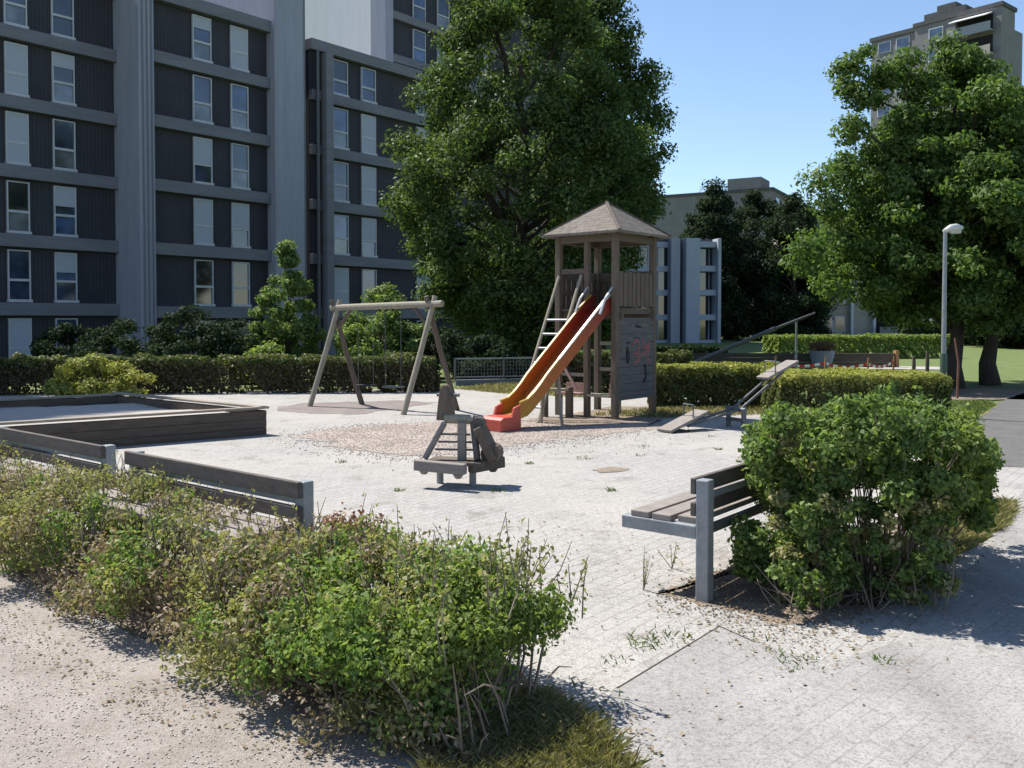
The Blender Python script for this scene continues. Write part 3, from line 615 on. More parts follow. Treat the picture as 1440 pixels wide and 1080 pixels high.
tree('shade_tree', 'left of two joined green trees by the path, trunk next to the lamp', Vector((11.55, 23.2, 0)),
     [(1.7, 1.6), (2.6, 3.2), (3.4, 3.6), (4.6, 3.5), (5.8, 2.9), (7.0, 2.2), (7.9, 1.3), (8.6, 0.5)], 230, 0.55, 100000, 0.12, M['leaf_right'], 0.2, 'two shade trees beside the path', 6.0, flat=0.62, limbs=26, extra=ex, fill=0.4)
tree('shade_tree', 'right of two joined green trees by the path, cut by the frame edge', Vector((13.05, 24.2, 0)),
     [(1.7, 1.6), (2.6, 3.3), (4.6, 3.9), (5.8, 3.3), (6.7, 2.2), (7.4, 0.8)], 220, 0.6, 90000, 0.125, M['leaf_right'], 0.19, 'two shade trees beside the path', 6.0, flat=0.62, limbs=24, fill=0.4)
for (px, Y, h, r, lab) in ((1003, 78, 13.4, 4.1, 'tall dark conifer right of the pale blue block, leftmost of the row'), (1062, 82, 13.9, 4.5, 'broad dark conifer in the middle of the background row'),
                           (1116, 76, 12.4, 3.8, 'dark conifer beside the right shade tree, rightmost of the row')):
    p = AT(px, 450, Y)
    tree('conifer', lab, (p.x, Y, 0), [(0.2, r * .9), (h * .3, r), (h * .6, r * .85), (h * .85, r * .5), (h, .1)], 150, 1.0, 44000, 0.32, M['leaf_dark'], 0.25, 'dark conifers behind the playground', width=0.35)
for (px, Y, h, lab) in ((1400, 58, 6.5, 'small far tree left of the two at the lawn edge'), (1440, 55, 7.5, 'far tree at the right frame edge beyond the lawn')):
    p = AT(px, 450, Y)
    tree('far_tree', lab, (p.x, Y, 0), [(0.3, 1.8), (h * .5, 3), (h * .8, 2), (h, .4)], 60, 1.0, 14000, 0.3, M['leaf_dark'], 0.2, 'far trees at the lawn edge')
# young tree and shrubs in front of the left block
p = AT(402, 450, 25.5)
tree('young_tree', 'slender young tree with pale green leaves before the dark block', (p.x, 25.5, 0), [(0.5, 1.0), (1.4, 1.2), (2.2, 1.0), (3.0, .65), (3.85, .15)], 95, 0.26, 19000, 0.10, M['leaf_bush'], 0.05, limbs=34, fill=0.3)
p = AT(535, 450, 26)
tree('young_tree', 'bushy young tree behind the swing beam', (p.x, 26, 0), [(0.3, 1.2), (1.2, 1.5), (2.0, 1.0), (2.75, .25)], 70, 0.32, 15000, 0.10, M['leaf_bush'], 0.05, limbs=26, fill=0.3)
for (px, Y, h, r, mt, lab) in ((95, 26.5, 1.55, 1.3, 'leaf_dark', 'low dark shrub below the leftmost windows'), (185, 26, 1.75, 1.5, 'leaf_dark', 'dark shrub at the foot of the left buttress'), (265, 25.5, 2.0, 1.5, 'leaf_dark', 'dark shrub between the left buttress and the young tree'),
                               (330, 25.5, 1.75, 1.3, 'leaf_dark', 'dark shrub just left of the young tree'), (380, 23.5, 1.0, .75, 'leaf_lime', 'small lime green shrub at the foot of the young tree'),
                               (500, 24.6, 1.5, .8, 'leaf_lime', 'yellow green shrub under the swing beam'), (610, 26.5, 1.5, 1.4, 'leaf_dark', 'dark shrub behind the right swing legs'), (690, 25.6, 1.2, 1.1, 'leaf_dark', 'dark shrub behind the low metal fence')):
    p = AT(px, 450, Y)
    tree('shrub', lab, (p.x, Y, 0), [(0.05, r * .9), (h * .5, r), (h * .8, r * .75), (h, r * .25)], 55, 0.3, 9000, 0.10, M[mt], 0.04, 'shrubs in front of the dark block', cat='shrub', limbs=20, fill=0.4)

# ------------------------------------------------------------------ hedges
def hedge(name, label, a, b, w, h, n, leaf, mat, mat_top=None, bump=0.08, stems=30, group=None, cat='hedge'):
    a, b = Vector((a[0], a[1], 0)), Vector((b[0], b[1], 0)); u = (b - a).normalized(); L = (b - a).length; v = Vector((-u.y, u.x, 0))
    t = thing(name, label, cat, tuple((a + b) / 2), group=group)
    rs = rng; per = 2 * h + w + 0.01
    s = rs.uniform(0, L, n); q = rs.uniform(0, per, n)
    endm = rs.uniform(0, 1, n) < 2 * w / (2 * L + 2 * w) * 0.8
    cy = np.where(q < h, -w / 2, np.where(q < h + w, -w / 2 + (q - h), w / 2)); cz = np.where(q < h, q, np.where(q < h + w, h, h - (q - h - w)))
    ny = np.where(q < h, -1.0, np.where(q < h + w, 0, 1.0)); nz = np.where((q >= h) & (q < h + w), 1.0, 0.15); nx = np.zeros(n)
    e = endm; ss = rs.choice([0, L], n); s = np.where(e, ss, s); nx = np.where(e, np.where(ss == 0, -1.0, 1.0), nx)
    cy = np.where(e, rs.uniform(-w / 2, w / 2, n), cy); cz = np.where(e, rs.uniform(0, h, n), cz); ny = np.where(e, 0, ny)
    ph = rs.uniform(0, 6.28, 6)
    wob = sum(np.sin(s * f + cy * f * 0.7 + cz * f * 0.9 + ph[i]) for i, f in enumerate((2.1, 3.7, 6.3, 9.1, 13, 19))) / 6
    dep = bump * wob * 1.6 - rs.exponential(0.07, n)
    X = s + nx * dep; Yv = cy + ny * dep; Z = np.maximum(0.02, cz + nz * dep * 0.9)
    keep = (wob > -0.52 + 0.22 * (cz < h * 0.35) + 0.2 * (cz < h * .2) * (rs.uniform(0, 1, n)))
    U, Vv = np.array(u), np.array(v)
    P = np.array(a) + X[:, None] * U + Yv[:, None] * Vv; P[:, 2] = Z
    N = nx[:, None] * U + ny[:, None] * Vv; N[:, 2] = nz + 0.15
    P, N = P[keep], unit(N[keep])
    if mat_top is not None:
        top = P[:, 2] > h * 0.80 + rng.normal(0, h * 0.07, len(P))
        foliage('sunlit_top_foliage', mat_top, P[top], N[top], leaf, t, 0.6, 0.45); P, N = P[~top], N[~top]  # top leaves take a lighter colour that carries the sunlight
    foliage('foliage', mat, P, N, leaf, t, 0.6, 0.7)
    m = MB()
    for i in range(stems):
        p = a + u * random.uniform(0.05, L - .05) + v * random.uniform(-w * .35, w * .35)
        for k in range(3):
            e = p + Vector((random.uniform(-.2, .2), random.uniform(-.2, .2), h * random.uniform(.6, .95))); m.tube([p, p.lerp(e, .5) + Vector((random.uniform(-.04, .04), 0, 0)), e], [.014, .010, .005], 4, False)
    m.build('stems', M['twig'], t)
    return t
def g2(px, py): return G(px, py)
hedge('hedge', 'long brown green clipped hedge behind the sandbox and swing', (-15.5, 21.0), (-1.9, 21.9), 0.9, 0.84, 46000, 0.075, M['leaf_brown'], M['leaf_hedge'], 0.12, 40)
p = AT(135, 540, 19.4)
tree('shrub', 'sunlit pale green shrub standing behind the sandbox', (p.x, 19.6, 0), [(0.05, 1.0), (.45, 1.15), (.75, .85), (.92, .3)], 45, 0.22, 8000, 0.075, M['leaf_yel'], 0.03, 'shrubs in front of the dark block', cat='shrub', limbs=18, squash=(1.1, .5))
ha, hb_ = G(918, 572), G(1092, 575)
hedge('hedge', 'mottled hedge with bare lower stems right of the play tower', (ha.x, ha.y + .35), (hb_.x + .1, hb_.y + .35), 0.8, 0.84, 26000, 0.055, M['leaf_hedge'], M['leaf_yel'], 0.10, 46)
hedge('hedge', 'neatly clipped yellow green hedge behind the right bush', (4.75, 16.3), (7.55, 16.0), 1.9, 0.80, 46000, 0.05, M['leaf_hedge'], M['leaf_yel'], 0.05, 20)
a, b = AT(1075, 450, 41), AT(1300, 450, 44)
hedge('hedge', 'fresh green hedge in front of the beige apartment block', (a.x, 40), (b.x, 42), 1.4, 1.0, 16000, 0.13, M['leaf_green'], M['leaf_lime'], 0.12, 10)
hedge('hedge', 'dark hedge seen through the legs of the play tower', (1.1, 22.4), (4.3, 21.6), 0.9, 0.95, 12000, 0.08, M['leaf_brown'], M['leaf_hedge'], 0.12, 14)
a, b = AT(880, 450, 41), AT(1030, 450, 40)
hedge('hedge', 'dark low hedge at the foot of the pale blue block', (a.x, 42), (b.x, 41), 1.2, 0.5, 7000, 0.14, M['leaf_dark'], None, 0.10, 6)
a, b = AT(1290, 450, 60), AT(1500, 450, 62)
hedge('hedge', 'dark green hedge along the far edge of the lawn', (a.x, 62), (b.x, 62), 1.8, 1.5, 14000, 0.2, M['leaf_dark'], M['leaf_tree'], 0.25, 6)
# front hedge: clump by clump, green, olive, dry and red
fh = thing('front_hedge', 'ragged mixed green and dry hedge across the left foreground', 'hedge', (-2.5, 5.8, 0))
groups = {'green': [], 'olive': [], 'dry': [], 'red': [], 'lime': []}
Lh = (HB - HA).length; tw = MB()
def hmax(s): return 0.67 - 0.015 * min(2.5, max(0, s - 1.0)) + 0.05 * math.sin(s * 2.1) + 0.04 * math.sin(s * 5.3)
for i in range(570):
    s = random.uniform(0.16, Lh) if i < 430 else random.uniform(.2, 1.8); endf = min(1, s / 0.6)
    cross = random.uniform(-0.66, 0.50) * (0.55 + 0.45 * endf); top = hmax(s) * (0.60 + 0.40 * endf) * (1 - 0.35 * (abs(cross) / 0.6) ** 3)
    z = top * (1 - random.uniform(0, 0.9) ** 1.7); r = random.uniform(0.05, 0.15)
    z = max(0.09, z - r * 0.6)
    c = HA + hd * s + hn * cross + UP * z
    pat = math.sin(s * 1.7 + 0.6) + 0.8 * math.sin(s * 3.9 + cross * 3) + random.gauss(0, 1.1) - (.55 if s < 1.5 else 0)
    if 1.35 < s < 1.85 and z > 0.5 and cross > 0.05: k = 'red'
    elif s < 0.45 and z > 0.35: k = 'lime' if random.random() < .75 else 'green'
    elif s > 3.6: k = 'olive' if pat > 0.5 else 'dry' if pat > -0.75 else 'green'
    else: k = 'green' if pat > 0.25 else 'olive' if pat > -0.55 else 'dry'
    if z < 0.22 and random.random() < .45: k = random.choice(('dry', 'green', 'olive'))
    groups[k].append((tuple(c), r, s))
    if random.random() < 0.8:
        f = HA + hd * (s + random.uniform(-.12, .12)) + hn * cross * 0.45
        tw.tube([f, f.lerp(c, .55) + Vector((random.uniform(-.05, .05), random.uniform(-.05, .05), .03)), c + Vector((0, 0, r * .5))], [.008, .006, .003], 4, False)
for k, mk, dens in (('green', 'leaf_green', 330), ('olive', 'leaf_olive', 300), ('dry', 'leaf_dry', 190), ('red', 'leaf_red', 220), ('lime', 'leaf_lime', 380)):
    P, N = [], []
    for c, r, s in groups[k]:
        p, n = blob(c, r * 1.3, int(dens * 0.82 * (r / .11) ** 2), 0.85); P.append(p); N.append(n)
    if P:
        P, N = np.concatenate(P), np.concatenate(N); ok = P[:, 2] > 0.015
        foliage({'green': 'green_foliage', 'olive': 'olive_foliage', 'dry': 'dry_foliage', 'red': 'red_foliage', 'lime': 'lime_foliage'}[k], M[mk], P[ok], N[ok], 0.027, fh, 0.55, 0.8)
# upright and drooping sprigs that break the outline
SP, SN = [], []
for i in range(620):
    s = random.uniform(.1, Lh); cr = random.uniform(-.5, .5); z = hmax(s) * (1 - .3 * (abs(cr) / .55) ** 3)
    p0 = HA + hd * s + hn * cr + UP * (z - .22); e = p0 + Vector((random.gauss(0, .07), random.gauss(0, .07), random.uniform(.16, .34)))
    tw.tube([p0, p0.lerp(e, .5) + Vector((random.gauss(0, .012), random.gauss(0, .012), 0)), e], [.004, .003, .0015], 4, False)
    if random.random() < .8:
        for q in range(random.randint(5, 13)):
            w = p0.lerp(e, random.uniform(.3, 1)); SP.append(w + Vector((random.gauss(0, .014), random.gauss(0, .014), 0))); SN.append((random.gauss(0, 1), random.gauss(0, 1), .7))
for i in range(6):            # bare twigs poking out at the right-hand end
    s = random.uniform(-.25, .35); p0 = HA + hd * s + hn * random.uniform(-.2, .3) + UP * random.uniform(.05, .25)
    e = p0 - hd * random.uniform(.05, .2) + hn * random.gauss(0, .15) + UP * random.uniform(.05, .3)
    tw.tube([p0, p0.lerp(e, .5) + UP * .03, e], [.006, .004, .002], 4, False)
for i in range(420):           # dead stems low on the path side
    s = random.uniform(0, Lh); p0 = HA + hd * s - hn * random.uniform(.1, .45); e = p0 - hn * random.uniform(0, .25) + hd * random.gauss(0, .12) + UP * random.uniform(.15, .5)
    tw.tube([p0, p0.lerp(e, .5) + UP * .04, e], [.006, .004, .002], 4, False)
foliage('sprig_leaves', M['leaf_olive'], np.array([tuple(v) for v in SP]), np.array(SN), 0.028, fh, 0.5, .5)
tw.build('twigs', M['twig'], fh)

# right-hand bush
rb = thing('rose_bush', 'rounded leafy green bush beside the right bench', 'bush', (2.55, 6.35, 0))
cl = []
def bpx(px, py, Y, r, k): cl.append((AT(px, py, Y), r, k))
def btop(px):
    t = (px - 1060) / 330
    return 600 - 46 * math.sin(min(1, t * 1.2) * math.pi * .56) + max(0, t - .74) ** 1.3 * 420 + 9 * math.sin(px * .05) + 6 * math.sin(px * .13)
for i in range(330):                                   # leafy upper dome
    px = random.uniform(1062, 1388); Y = random.uniform(5.45 - min(.35, max(0, px - 1120) * .003), 6.95)
    ty = btop(px); bot = 690 + 28 * math.sin(px * .035) + (10 if px > 1300 else 0)
    py = ty + 12 + (bot - ty) * random.random() ** 1.25
    bpx(px, py, Y, random.uniform(.045, .13), 'lime' if (px > 1318 and random.random() < .55) else 'd' if random.random() < .06 else 'g')
for i in range(46): bpx(random.uniform(1042, 1135), random.uniform(740, 815), random.uniform(5.55, 5.9), random.uniform(.045, .10), 'g')
for i in range(170): bpx(random.uniform(1090, 1340), random.uniform(700, 850), random.uniform(5.15, 5.75), random.uniform(.03, .075), random.choice('ggd'))
for i in range(85): bpx(random.uniform(1290, 1395), random.uniform(625, 735), random.uniform(5.6, 6.5), random.uniform(.05, .10), random.choice(('lime', 'g')))
for key, mk, nm in (('g', 'leaf_bush', 'foliage'), ('lime', 'leaf_lime', 'young_foliage'), ('d', 'leaf_olive', 'dry_foliage')):
    P, N = [], []
    for c, r, k in cl:
        if k == key: p, n = blob(tuple(c), r * 1.1, int(300 * (r / .11) ** 2), .85); P.append(p); N.append(n)
    P, N = np.concatenate(P), np.concatenate(N); ok = P[:, 2] > .02
    foliage(nm, M[mk], P[ok], N[ok], 0.034, rb, 0.6, .8)
m = MB()
for i in range(190):
    c, r, k = random.choice(cl); c = Vector(c); f = Vector((2.45, 5.95, 0)).lerp(Vector((c.x, c.y, 0)), random.uniform(.2, .6)) + Vector((random.gauss(0, .07), random.gauss(0, .05), -.02))
    e = c + Vector((0, 0, random.uniform(0, r))); m.tube([f, f.lerp(e, .5) + Vector((random.gauss(0, .03), random.gauss(0, .03), .05)), e], [random.uniform(.004, .009), .005, .002], 5, False)
SP, SN = [], []
for i in range(150):                                   # sprigs breaking the outline
    c, r, k = random.choice(cl[:330]); p0 = Vector(c); e = p0 + Vector((random.gauss(0, .08), random.gauss(0, .08), random.uniform(.06, .2)))
    m.tube([p0, p0.lerp(e, .5), e], [.004, .003, .0015], 4, False)
    for q in range(random.randint(8, 16)): SP.append(p0.lerp(e, random.uniform(.4, 1)) + Vector((random.gauss(0, .022), random.gauss(0, .022), 0))); SN.append((random.gauss(0, 1), random.gauss(0, 1), .8))
foliage('sprig_leaves', M['leaf_bush'], np.array([tuple(v) for v in SP]), np.array(SN), 0.036, rb, 0.6, .5)
for i in range(90):                                    # bare twigs low on the path side
    px = random.uniform(1080, 1330); f = G(px, random.uniform(815, 868)); e = f + Vector((random.gauss(0, .12), random.gauss(0, .1), random.uniform(.08, .4)))
    m.tube([f, f.lerp(e, .5) + Vector((random.gauss(0, .03), 0, .02)), e], [.005, .004, .002], 4, False)
m.build('stems', M['twig'], rb)

# ------------------------------------------------------------------ benches
def make_bench(label):
    """local: x along the bench, +y to the seat side, z up; built once, then copied"""
    t = thing('park_bench', label, 'bench', group='park benches round the playground', local=True); L = 2.0
    for x in (0.0, L):
        m = MB(); m.box((x, 0, .375), (.085, .085, .77)); p = m.build('post', M['steel'], t, bevel=.008)
        m = MB(); m.box((x, .315, .425), (.07, .54, .085)); m.build('seat_arm', M['steel'], t, bevel=.008)
    for y in (.13, .29, .45):
        m = MB(); m.box((L / 2, y, .488), (L - .03 if y < .2 else L + .06, .135, .04)); m.build('seat_plank', M['seatwood'], t, bevel=.006)
    for z, mt, th in ((.715, 'darkwood', .10), (.57, 'darkwood', .085)):
        m = MB(); m.box((L / 2, .062, z), (L - .095 + .18, .036, th)); m.build('back_plank', M[mt], t, bevel=.006)
    m = MB(); m.box((L / 2, .03, .64), (L - .086, .022, .036)); m.build('back_strip', M['steel'], t)  # pale strip between the two back planks
    m = MB(); m.box((L / 2, 0, .44), (L - .09, .04, .05)); m.build('rear_rail', M['steel_dark'], t)
    return t
b3 = make_bench('bench half hidden by the right bush, its grey end post facing us')
b3.location = (1.2, 5.5, 0); b3.rotation_euler = (0, 0, math.atan2(.78, .63))
b2 = copy_tree(b3); b2['label'] = 'bench with dark back planks and right end post rising above the front hedge'
b2.location = (-1.28, 5.45, 0)
bdir = Vector((-1.58, 1.27, 0)).normalized()
b2.location = Vector((-1.28, 5.45, 0)); b2.rotation_euler = (0, 0, math.atan2(bdir.y, bdir.x))
b1 = copy_tree(b3); b1['label'] = 'bench at the far left edge with its dark back planks before the sandbox wall'
b1.location = Vector((-3.2, 7.02, 0)); b1.rotation_euler = b2.rotation_euler

# ------------------------------------------------------------------ sandbox
C1 = G(371, 611); W1 = Vector((-0.80, -0.60, 0)); W2 = Vector((-0.79, 0.615, 0)).normalized()
sb = thing('sandbox', 'raised timber sandbox full of pale sand at the left', 'sandbox', tuple(C1))
E1 = C1 + W1 * 6.2; E2 = C1 + W2 * 4.3; E3 = E2 + W1 * 6.4
for (p, q, hh) in ((C1, E1, .42), (C1, E2, .42), (E2, E3, .40)):
    d = (q - p).normalized(); m = MB()
    for k in range(3):
        z0 = -.02 + k * .13; m.bar(p + UP * (z0 + .064), q + UP * (z0 + .064), .11, .1275)
    m.build('plank_wall', M['sleeper'], sb, bevel=.008)
    m = MB(); off = d * .06; m.bar(p - off + UP * (hh - .025 + .02), q + off + UP * (hh - .025 + .02), .125, .035); m.build('cap_board', M['sleeper_top'], sb, bevel=.006)
n = 26; V, Fc = [], []
for i in range(n + 1):
    for j in range(n + 1):
        a, b = i / n, j / n; p = C1.lerp(E1, a); r = p + (E2 - C1) * b
        z = .26 + .05 * math.sin(a * 9 + b * 4) * math.sin(b * 7) + random.uniform(-.012, .012); V.append((r.x, r.y, z))
for i in range(n):
    for j in range(n): Fc.append((i * (n + 1) + j, (i + 1) * (n + 1) + j, (i + 1) * (n + 1) + j + 1, i * (n + 1) + j + 1))
raw('sand', V, Fc, M['sand'], sb, smooth=True)

# ------------------------------------------------------------------ swing
sw = thing('swing_set', 'weathered log swing frame with two hanging seats', 'swing', tuple(G(540, 576)))
fR, bR, fL, bL = G(563, 583), G(647, 577), G(432, 571.5), G(513, 569)
aR = (fR + bR) / 2; aR.z = 2.05; aL = (fL + bL) / 2; aL.z = 2.0
bd = (aR - aL).normalized(); ad = (bR - fR).normalized()
m = MB(); q0, q1 = aL - bd * .12, aR + bd * .28
m.tube([q0, aL.lerp(aR, .3), aL.lerp(aR, .7), q1], [.062, .066, .066, .062], 12); m.build('beam', M['log'], sw, smooth=False)
for f, a, k in ((fR, aR, 1), (bR, aR, -1), (fL, aL, 1), (bL, aL, -1)):
    top = a + (a - f).normalized() * .16 + bd * (.055 * k); m = MB()
    m.tube([f + bd * (.055 * k) - UP * .05, f.lerp(top, .5) + bd * (.05 * k), top], [.056, .053, .048], 10); m.build('leg', M['log'] if k > 0 else M['wood'], sw)
for a, sgn in ((aR, -1), (aL, 1)):
    for k in (1,):
        m = MB(); m.tube([a + bd * sgn * .45 + UP * -.02, a - UP * .42 + ad * .0 + bd * sgn * .06], .035, 8); m.build('brace', M['wood'], sw)
for f in (.33, .62):
    for side in (-.2, .2):
        pt = aL.lerp(aR, f) + bd * side; m = MB(); z1 = pt.z - .05; m.tube([pt - UP * .05, Vector((pt.x, pt.y, .46))], .006, 5); m.build('chain', M['steel_dark'], sw)
    pt = aL.lerp(aR, f); m = MB(); m.box((pt.x, pt.y, .445), (.46, .17, .03), bd, None, UP); m.build('swing_seat', M['rubber'] if f < .5 else M['steel_dark'], sw, bevel=.01)

# ------------------------------------------------------------------ play tower with slide and ladder
TCc = Vector((1.74, 16.45, 0)); hs = 0.62
e1 = Vector((0.76, -0.65, 0)).normalized(); e2 = Vector((e1.y, -e1.x, 0))     # e1: left to front corner, e2: outwards of slide face
if e2.y > 0: e2 = -e2
def tp(a, b, z): return TCc + e1 * a + e2 * b + UP * z        # a along slide face, b towards slide side
pt_ = thing('play_tower', 'wooden play tower with shingled roof, red and yellow slide and climbing ladder', 'play tower', tuple(TCc))
PZ = 1.93
for a, b in ((hs, hs), (-hs, hs), (hs, -hs), (-hs, -hs)):
    m = MB(); m.box(tp(a, b, 1.66), (.11, .11, 3.36), e1, None, UP); m.build('post', M['wood'], pt_, bevel=.012)
m = MB(); m.box(tp(0.02, hs, 1.62), (.10, .10, 3.28), e1, None, UP); m.build('post', M['wood'], pt_, bevel=.012)
m = MB()
for k in range(8): m.box(tp(0, -.545 + k * .156, PZ), (2 * hs - .115 if k in (0, 7) else 2 * hs + .05, .146, .045), e1, None, UP)
m.build('platform', M['wood_h'], pt_)
m = MB()
for b in (hs - .09, -hs + .09): m.bar(tp(-hs - .1, b, PZ - .1), tp(hs + .1, b, PZ - .1), .06, .13)
m.build('joist', M['wood_h'], pt_)
# roof: pyramid with thickness
rh = .86; ez, az = 3.30, 3.92
m = MB(); cs = [tp(rh, rh, ez), tp(rh, -rh, ez), tp(-rh, -rh, ez), tp(-rh, rh, ez)]; ap = tp(0, 0, az)
lo = [c - UP * .045 for c in cs]; al = ap - UP * .06
m.add(cs + [ap] + lo + [al], [(0, 1, 4), (1, 2, 4), (2, 3, 4), (3, 0, 4), (6, 5, 9), (7, 6, 9), (8, 7, 9), (5, 8, 9), (0, 5, 6, 1), (1, 6, 7, 2), (2, 7, 8, 3), (3, 8, 5, 0)])
rf = m.build('roof', M['shingle'], pt_)
m = MB()
for c in cs: m.bar(c + UP * .008, ap + UP * .01, .05, .022)
m.build('hip_board', M['wood_h'], rf)
m = MB()
for i in range(4):
    a_, b_ = [(hs, hs), (hs, -hs), (-hs, -hs), (-hs, hs)][i], [(hs, -hs), (-hs, -hs), (-hs, hs), (hs, hs)][i]
    m.bar(tp(*a_, 3.20), tp(*b_, 3.20), .07, .12)
m.build('roof_beam', M['wood_h'], pt_)
m = MB()
for k in range(5):
    t = -.48 + .24 * k; m.bar(tp(t, .62, 3.33), tp(t * .2, .1, 3.78), .04, .05); m.bar(tp(.62, t, 3.33), tp(.1, t * .2, 3.78), .04, .05)
m.build('rafters', M['wood_h'], pt_)
# right-front face (normal e1): railing boards above, panelled wall with graffiti below
def xbox(mb, a, b0, b1, z0, z1, th): return mb.box(tp(a, (b0 + b1) / 2, (z0 + z1) / 2), (th, b1 - b0, z1 - z0), e1, None, UP)
m = MB(); nb = 8; w = (2 * hs - .12) / nb
for k in range(nb): xbox(m, hs + .03, -hs + .06 + k * w + .012, -hs + .06 + (k + 1) * w - .012, PZ + .06, PZ + .66 + (.02 if k % 2 else 0), .025)
m.build('railing_boards', M['wood'], pt_, bevel=.004)
for z in (PZ + .5, PZ - .02):
    m = MB(); m.bar(tp(hs - .01, -hs + .06, z), tp(hs - .01, hs - .06, z), .05, .1); m.build('rail', M['wood_h'], pt_)
m = MB()
for k in range(10): xbox(m, hs + .03, -hs - .03, hs + .03, .33 + k * .147, .33 + k * .147 + .139, .03)
pn = m.build('panel_wall', mat_noise('grey_panel_boards', (0.07, 0.072, 0.078), (0.145, 0.14, 0.138), 3, .85, (1, 1, 5), .3), pt_, bevel=.004)
m = MB(); rg = random.Random(3)
def stroke(mb, pts, wd):
    P = [tp(hs + .0475, b, z) for b, z in pts]
    for p, q in zip(P, P[1:]): mb.bar(p, q, .003, wd, UP)
stroke(m, [(.30, 1.28), (.33, 1.10), (.30, .98), (.25, 1.05), (.27, 1.22)], .05); stroke(m, [(.34, 1.33), (.22, 1.36)], .03)
stroke(m, [(-.28, .95), (-.32, .7), (-.22, .62)], .06); stroke(m, [(-.15, 1.62), (.05, 1.64)], .04); stroke(m, [(-.1, 1.42), (.1, 1.44)], .02)
m.build('black_graffiti', M['paint_k'], pn)
m = MB()
stroke(m, [(.12, 1.30), (.0, 1.42), (-.12, 1.28), (.02, 1.12), (-.14, 1.02), (.1, .98)], .035); stroke(m, [(-.18, 1.4), (-.3, 1.2), (-.42, 1.36), (-.36, 1.05), (-.46, .98)], .04)
stroke(m, [(.14, 1.15), (-.2, 1.12), (-.45, 1.2)], .025)
m.build('red_graffiti', M['paint_r'], pn)
# left bay of the slide face: railings; rear faces
for z in (PZ + .32, PZ + .68, PZ + .60):
    m = MB(); m.bar(tp(-hs, -hs + .06, z), tp(-hs, hs - .06, z), .04, .09); m.bar(tp(-hs + .06, -hs, z), tp(hs - .06, -hs, z), .04, .09); m.build('rail', M['wood_h'], pt_)
m = MB()
for k in range(7):
    q = -hs + .1 + k * .165; m.box(tp(q, -hs - .035, PZ + .35), (.11, .022, .6), e1, None, UP); m.box(tp(-hs - .035, q, PZ + .35), (.022, .11, .6), e1, None, UP)
m.build('railing_boards', M['wood'], pt_)
m = MB(); m.bar(tp(-hs + .05, hs, PZ + .70), tp(-.04, hs, PZ + .70), .04, .09); m.build('rail', M['wood_h'], pt_)
# play house beneath the platform: benches, counter and crossed bars
m = MB(); m.bar(tp(.02, hs - .10, .40), tp(hs - .08, hs - .10, .40), .3, .04); m.build('bench_board', M['log'], pt_)
m = MB(); m.bar(tp(-hs + .06, hs + .02, .42), tp(-.04, hs + .02, .42), .26, .04); m.box(tp(-.30, hs - .14, .52), (.5, .03, .16), e1, None, UP); m.build('bench_board', M['pink'], pt_)
m = MB(); m.bar(tp(-hs, hs - .02, .76), tp(-.02, hs - .02, .76), .05, .06); m.bar(tp(-hs, -hs, .80), tp(hs, -hs, .80), .05, .07); m.bar(tp(-hs, -hs, 1.3), tp(hs, -hs, 1.3), .05, .07); m.build('rail', M['log'], pt_)
m = MB(); m.tube([tp(.30, .0, 0), tp(.30, .0, 1.85)], .035, 8); m.build('pole', M['log'], pt_)
m = MB()
for k in range(9): m.box(tp(-.1 + k * .085, -hs + .02, .62), (.075, .025, .6), e1, None, UP)
m.build('back_panel', M['wood'], pt_)
m = MB(); m.bar(tp(-.52, hs + .03, .95), tp(-.2, hs + .03, .5), .03, .05); m.build('brace', M['pink'], pt_); m = MB(); m.bar(tp(.5, hs - .02, .42), tp(.6, hs - .02, .98), .04, .05); m.build('brace', M['pink'], pt_)
for a, b in ((-.62, 1.05), (-.2, .86)):
    m = MB(); m.box(tp(a, b, .27), (.11, .11, .56), e1, None, UP); m.build('stub_post', M['wood'], pt_, bevel=.01)
m = MB(); m.bar(tp(-.62, 1.05, .50), tp(-.2, .86, .50), .16, .04); m.build('step_board', M['log'], pt_)
# slide: U-shaped chute swept along its curve
sa = .32; foot = G(697, 606); d_out = (foot - tp(sa, hs, 0)).dot(e2)
side0 = tp(sa, hs, 0); sdir = (Vector((foot.x, foot.y, 0)) - side0); slen = sdir.length; sdir.normalize(); sper = Vector((-sdir.y, sdir.x, 0))
path = [(-.10, PZ + .05), (.02, PZ + .03), (.16, PZ - .06)]
for k in range(1, 12): path.append((.16 + (slen - .62 - .16) * k / 12, (PZ - .06) + (.36 - PZ + .06) * k / 12))
path += [(slen - .62, .36), (slen - .48, .27), (slen - .32, .235), (slen - .12, .225), (slen + .10, .222)]
sl_ = []
HW = .205
def sweep(prof_fn, name, mat, parent, i0=0, i1=None):
    V, Fc = [], []; rows = path[i0:i1]; kk = None
    for i, (t, z) in enumerate(rows):
        pr = prof_fn(i + i0); kk = len(pr)
        for x, h in pr: V.append(side0 + sdir * t + sper * x + UP * (z + h))
    for i in range(len(rows) - 1):
        for j in range(kk): Fc.append((i * kk + j, i * kk + (j + 1) % kk, (i + 1) * kk + (j + 1) % kk, (i + 1) * kk + j))
    Fc.append(tuple(range(kk - 1, -1, -1))); Fc.append(tuple((len(rows) - 1) * kk + j for j in range(kk)))
    return raw(name, V, Fc, mat, parent)
NP = len(path)
slide = thing  # (name kept free)
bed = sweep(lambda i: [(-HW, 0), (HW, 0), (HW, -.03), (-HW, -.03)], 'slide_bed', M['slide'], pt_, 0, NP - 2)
def wallh(i): return .21 if i > NP - 7 else .235
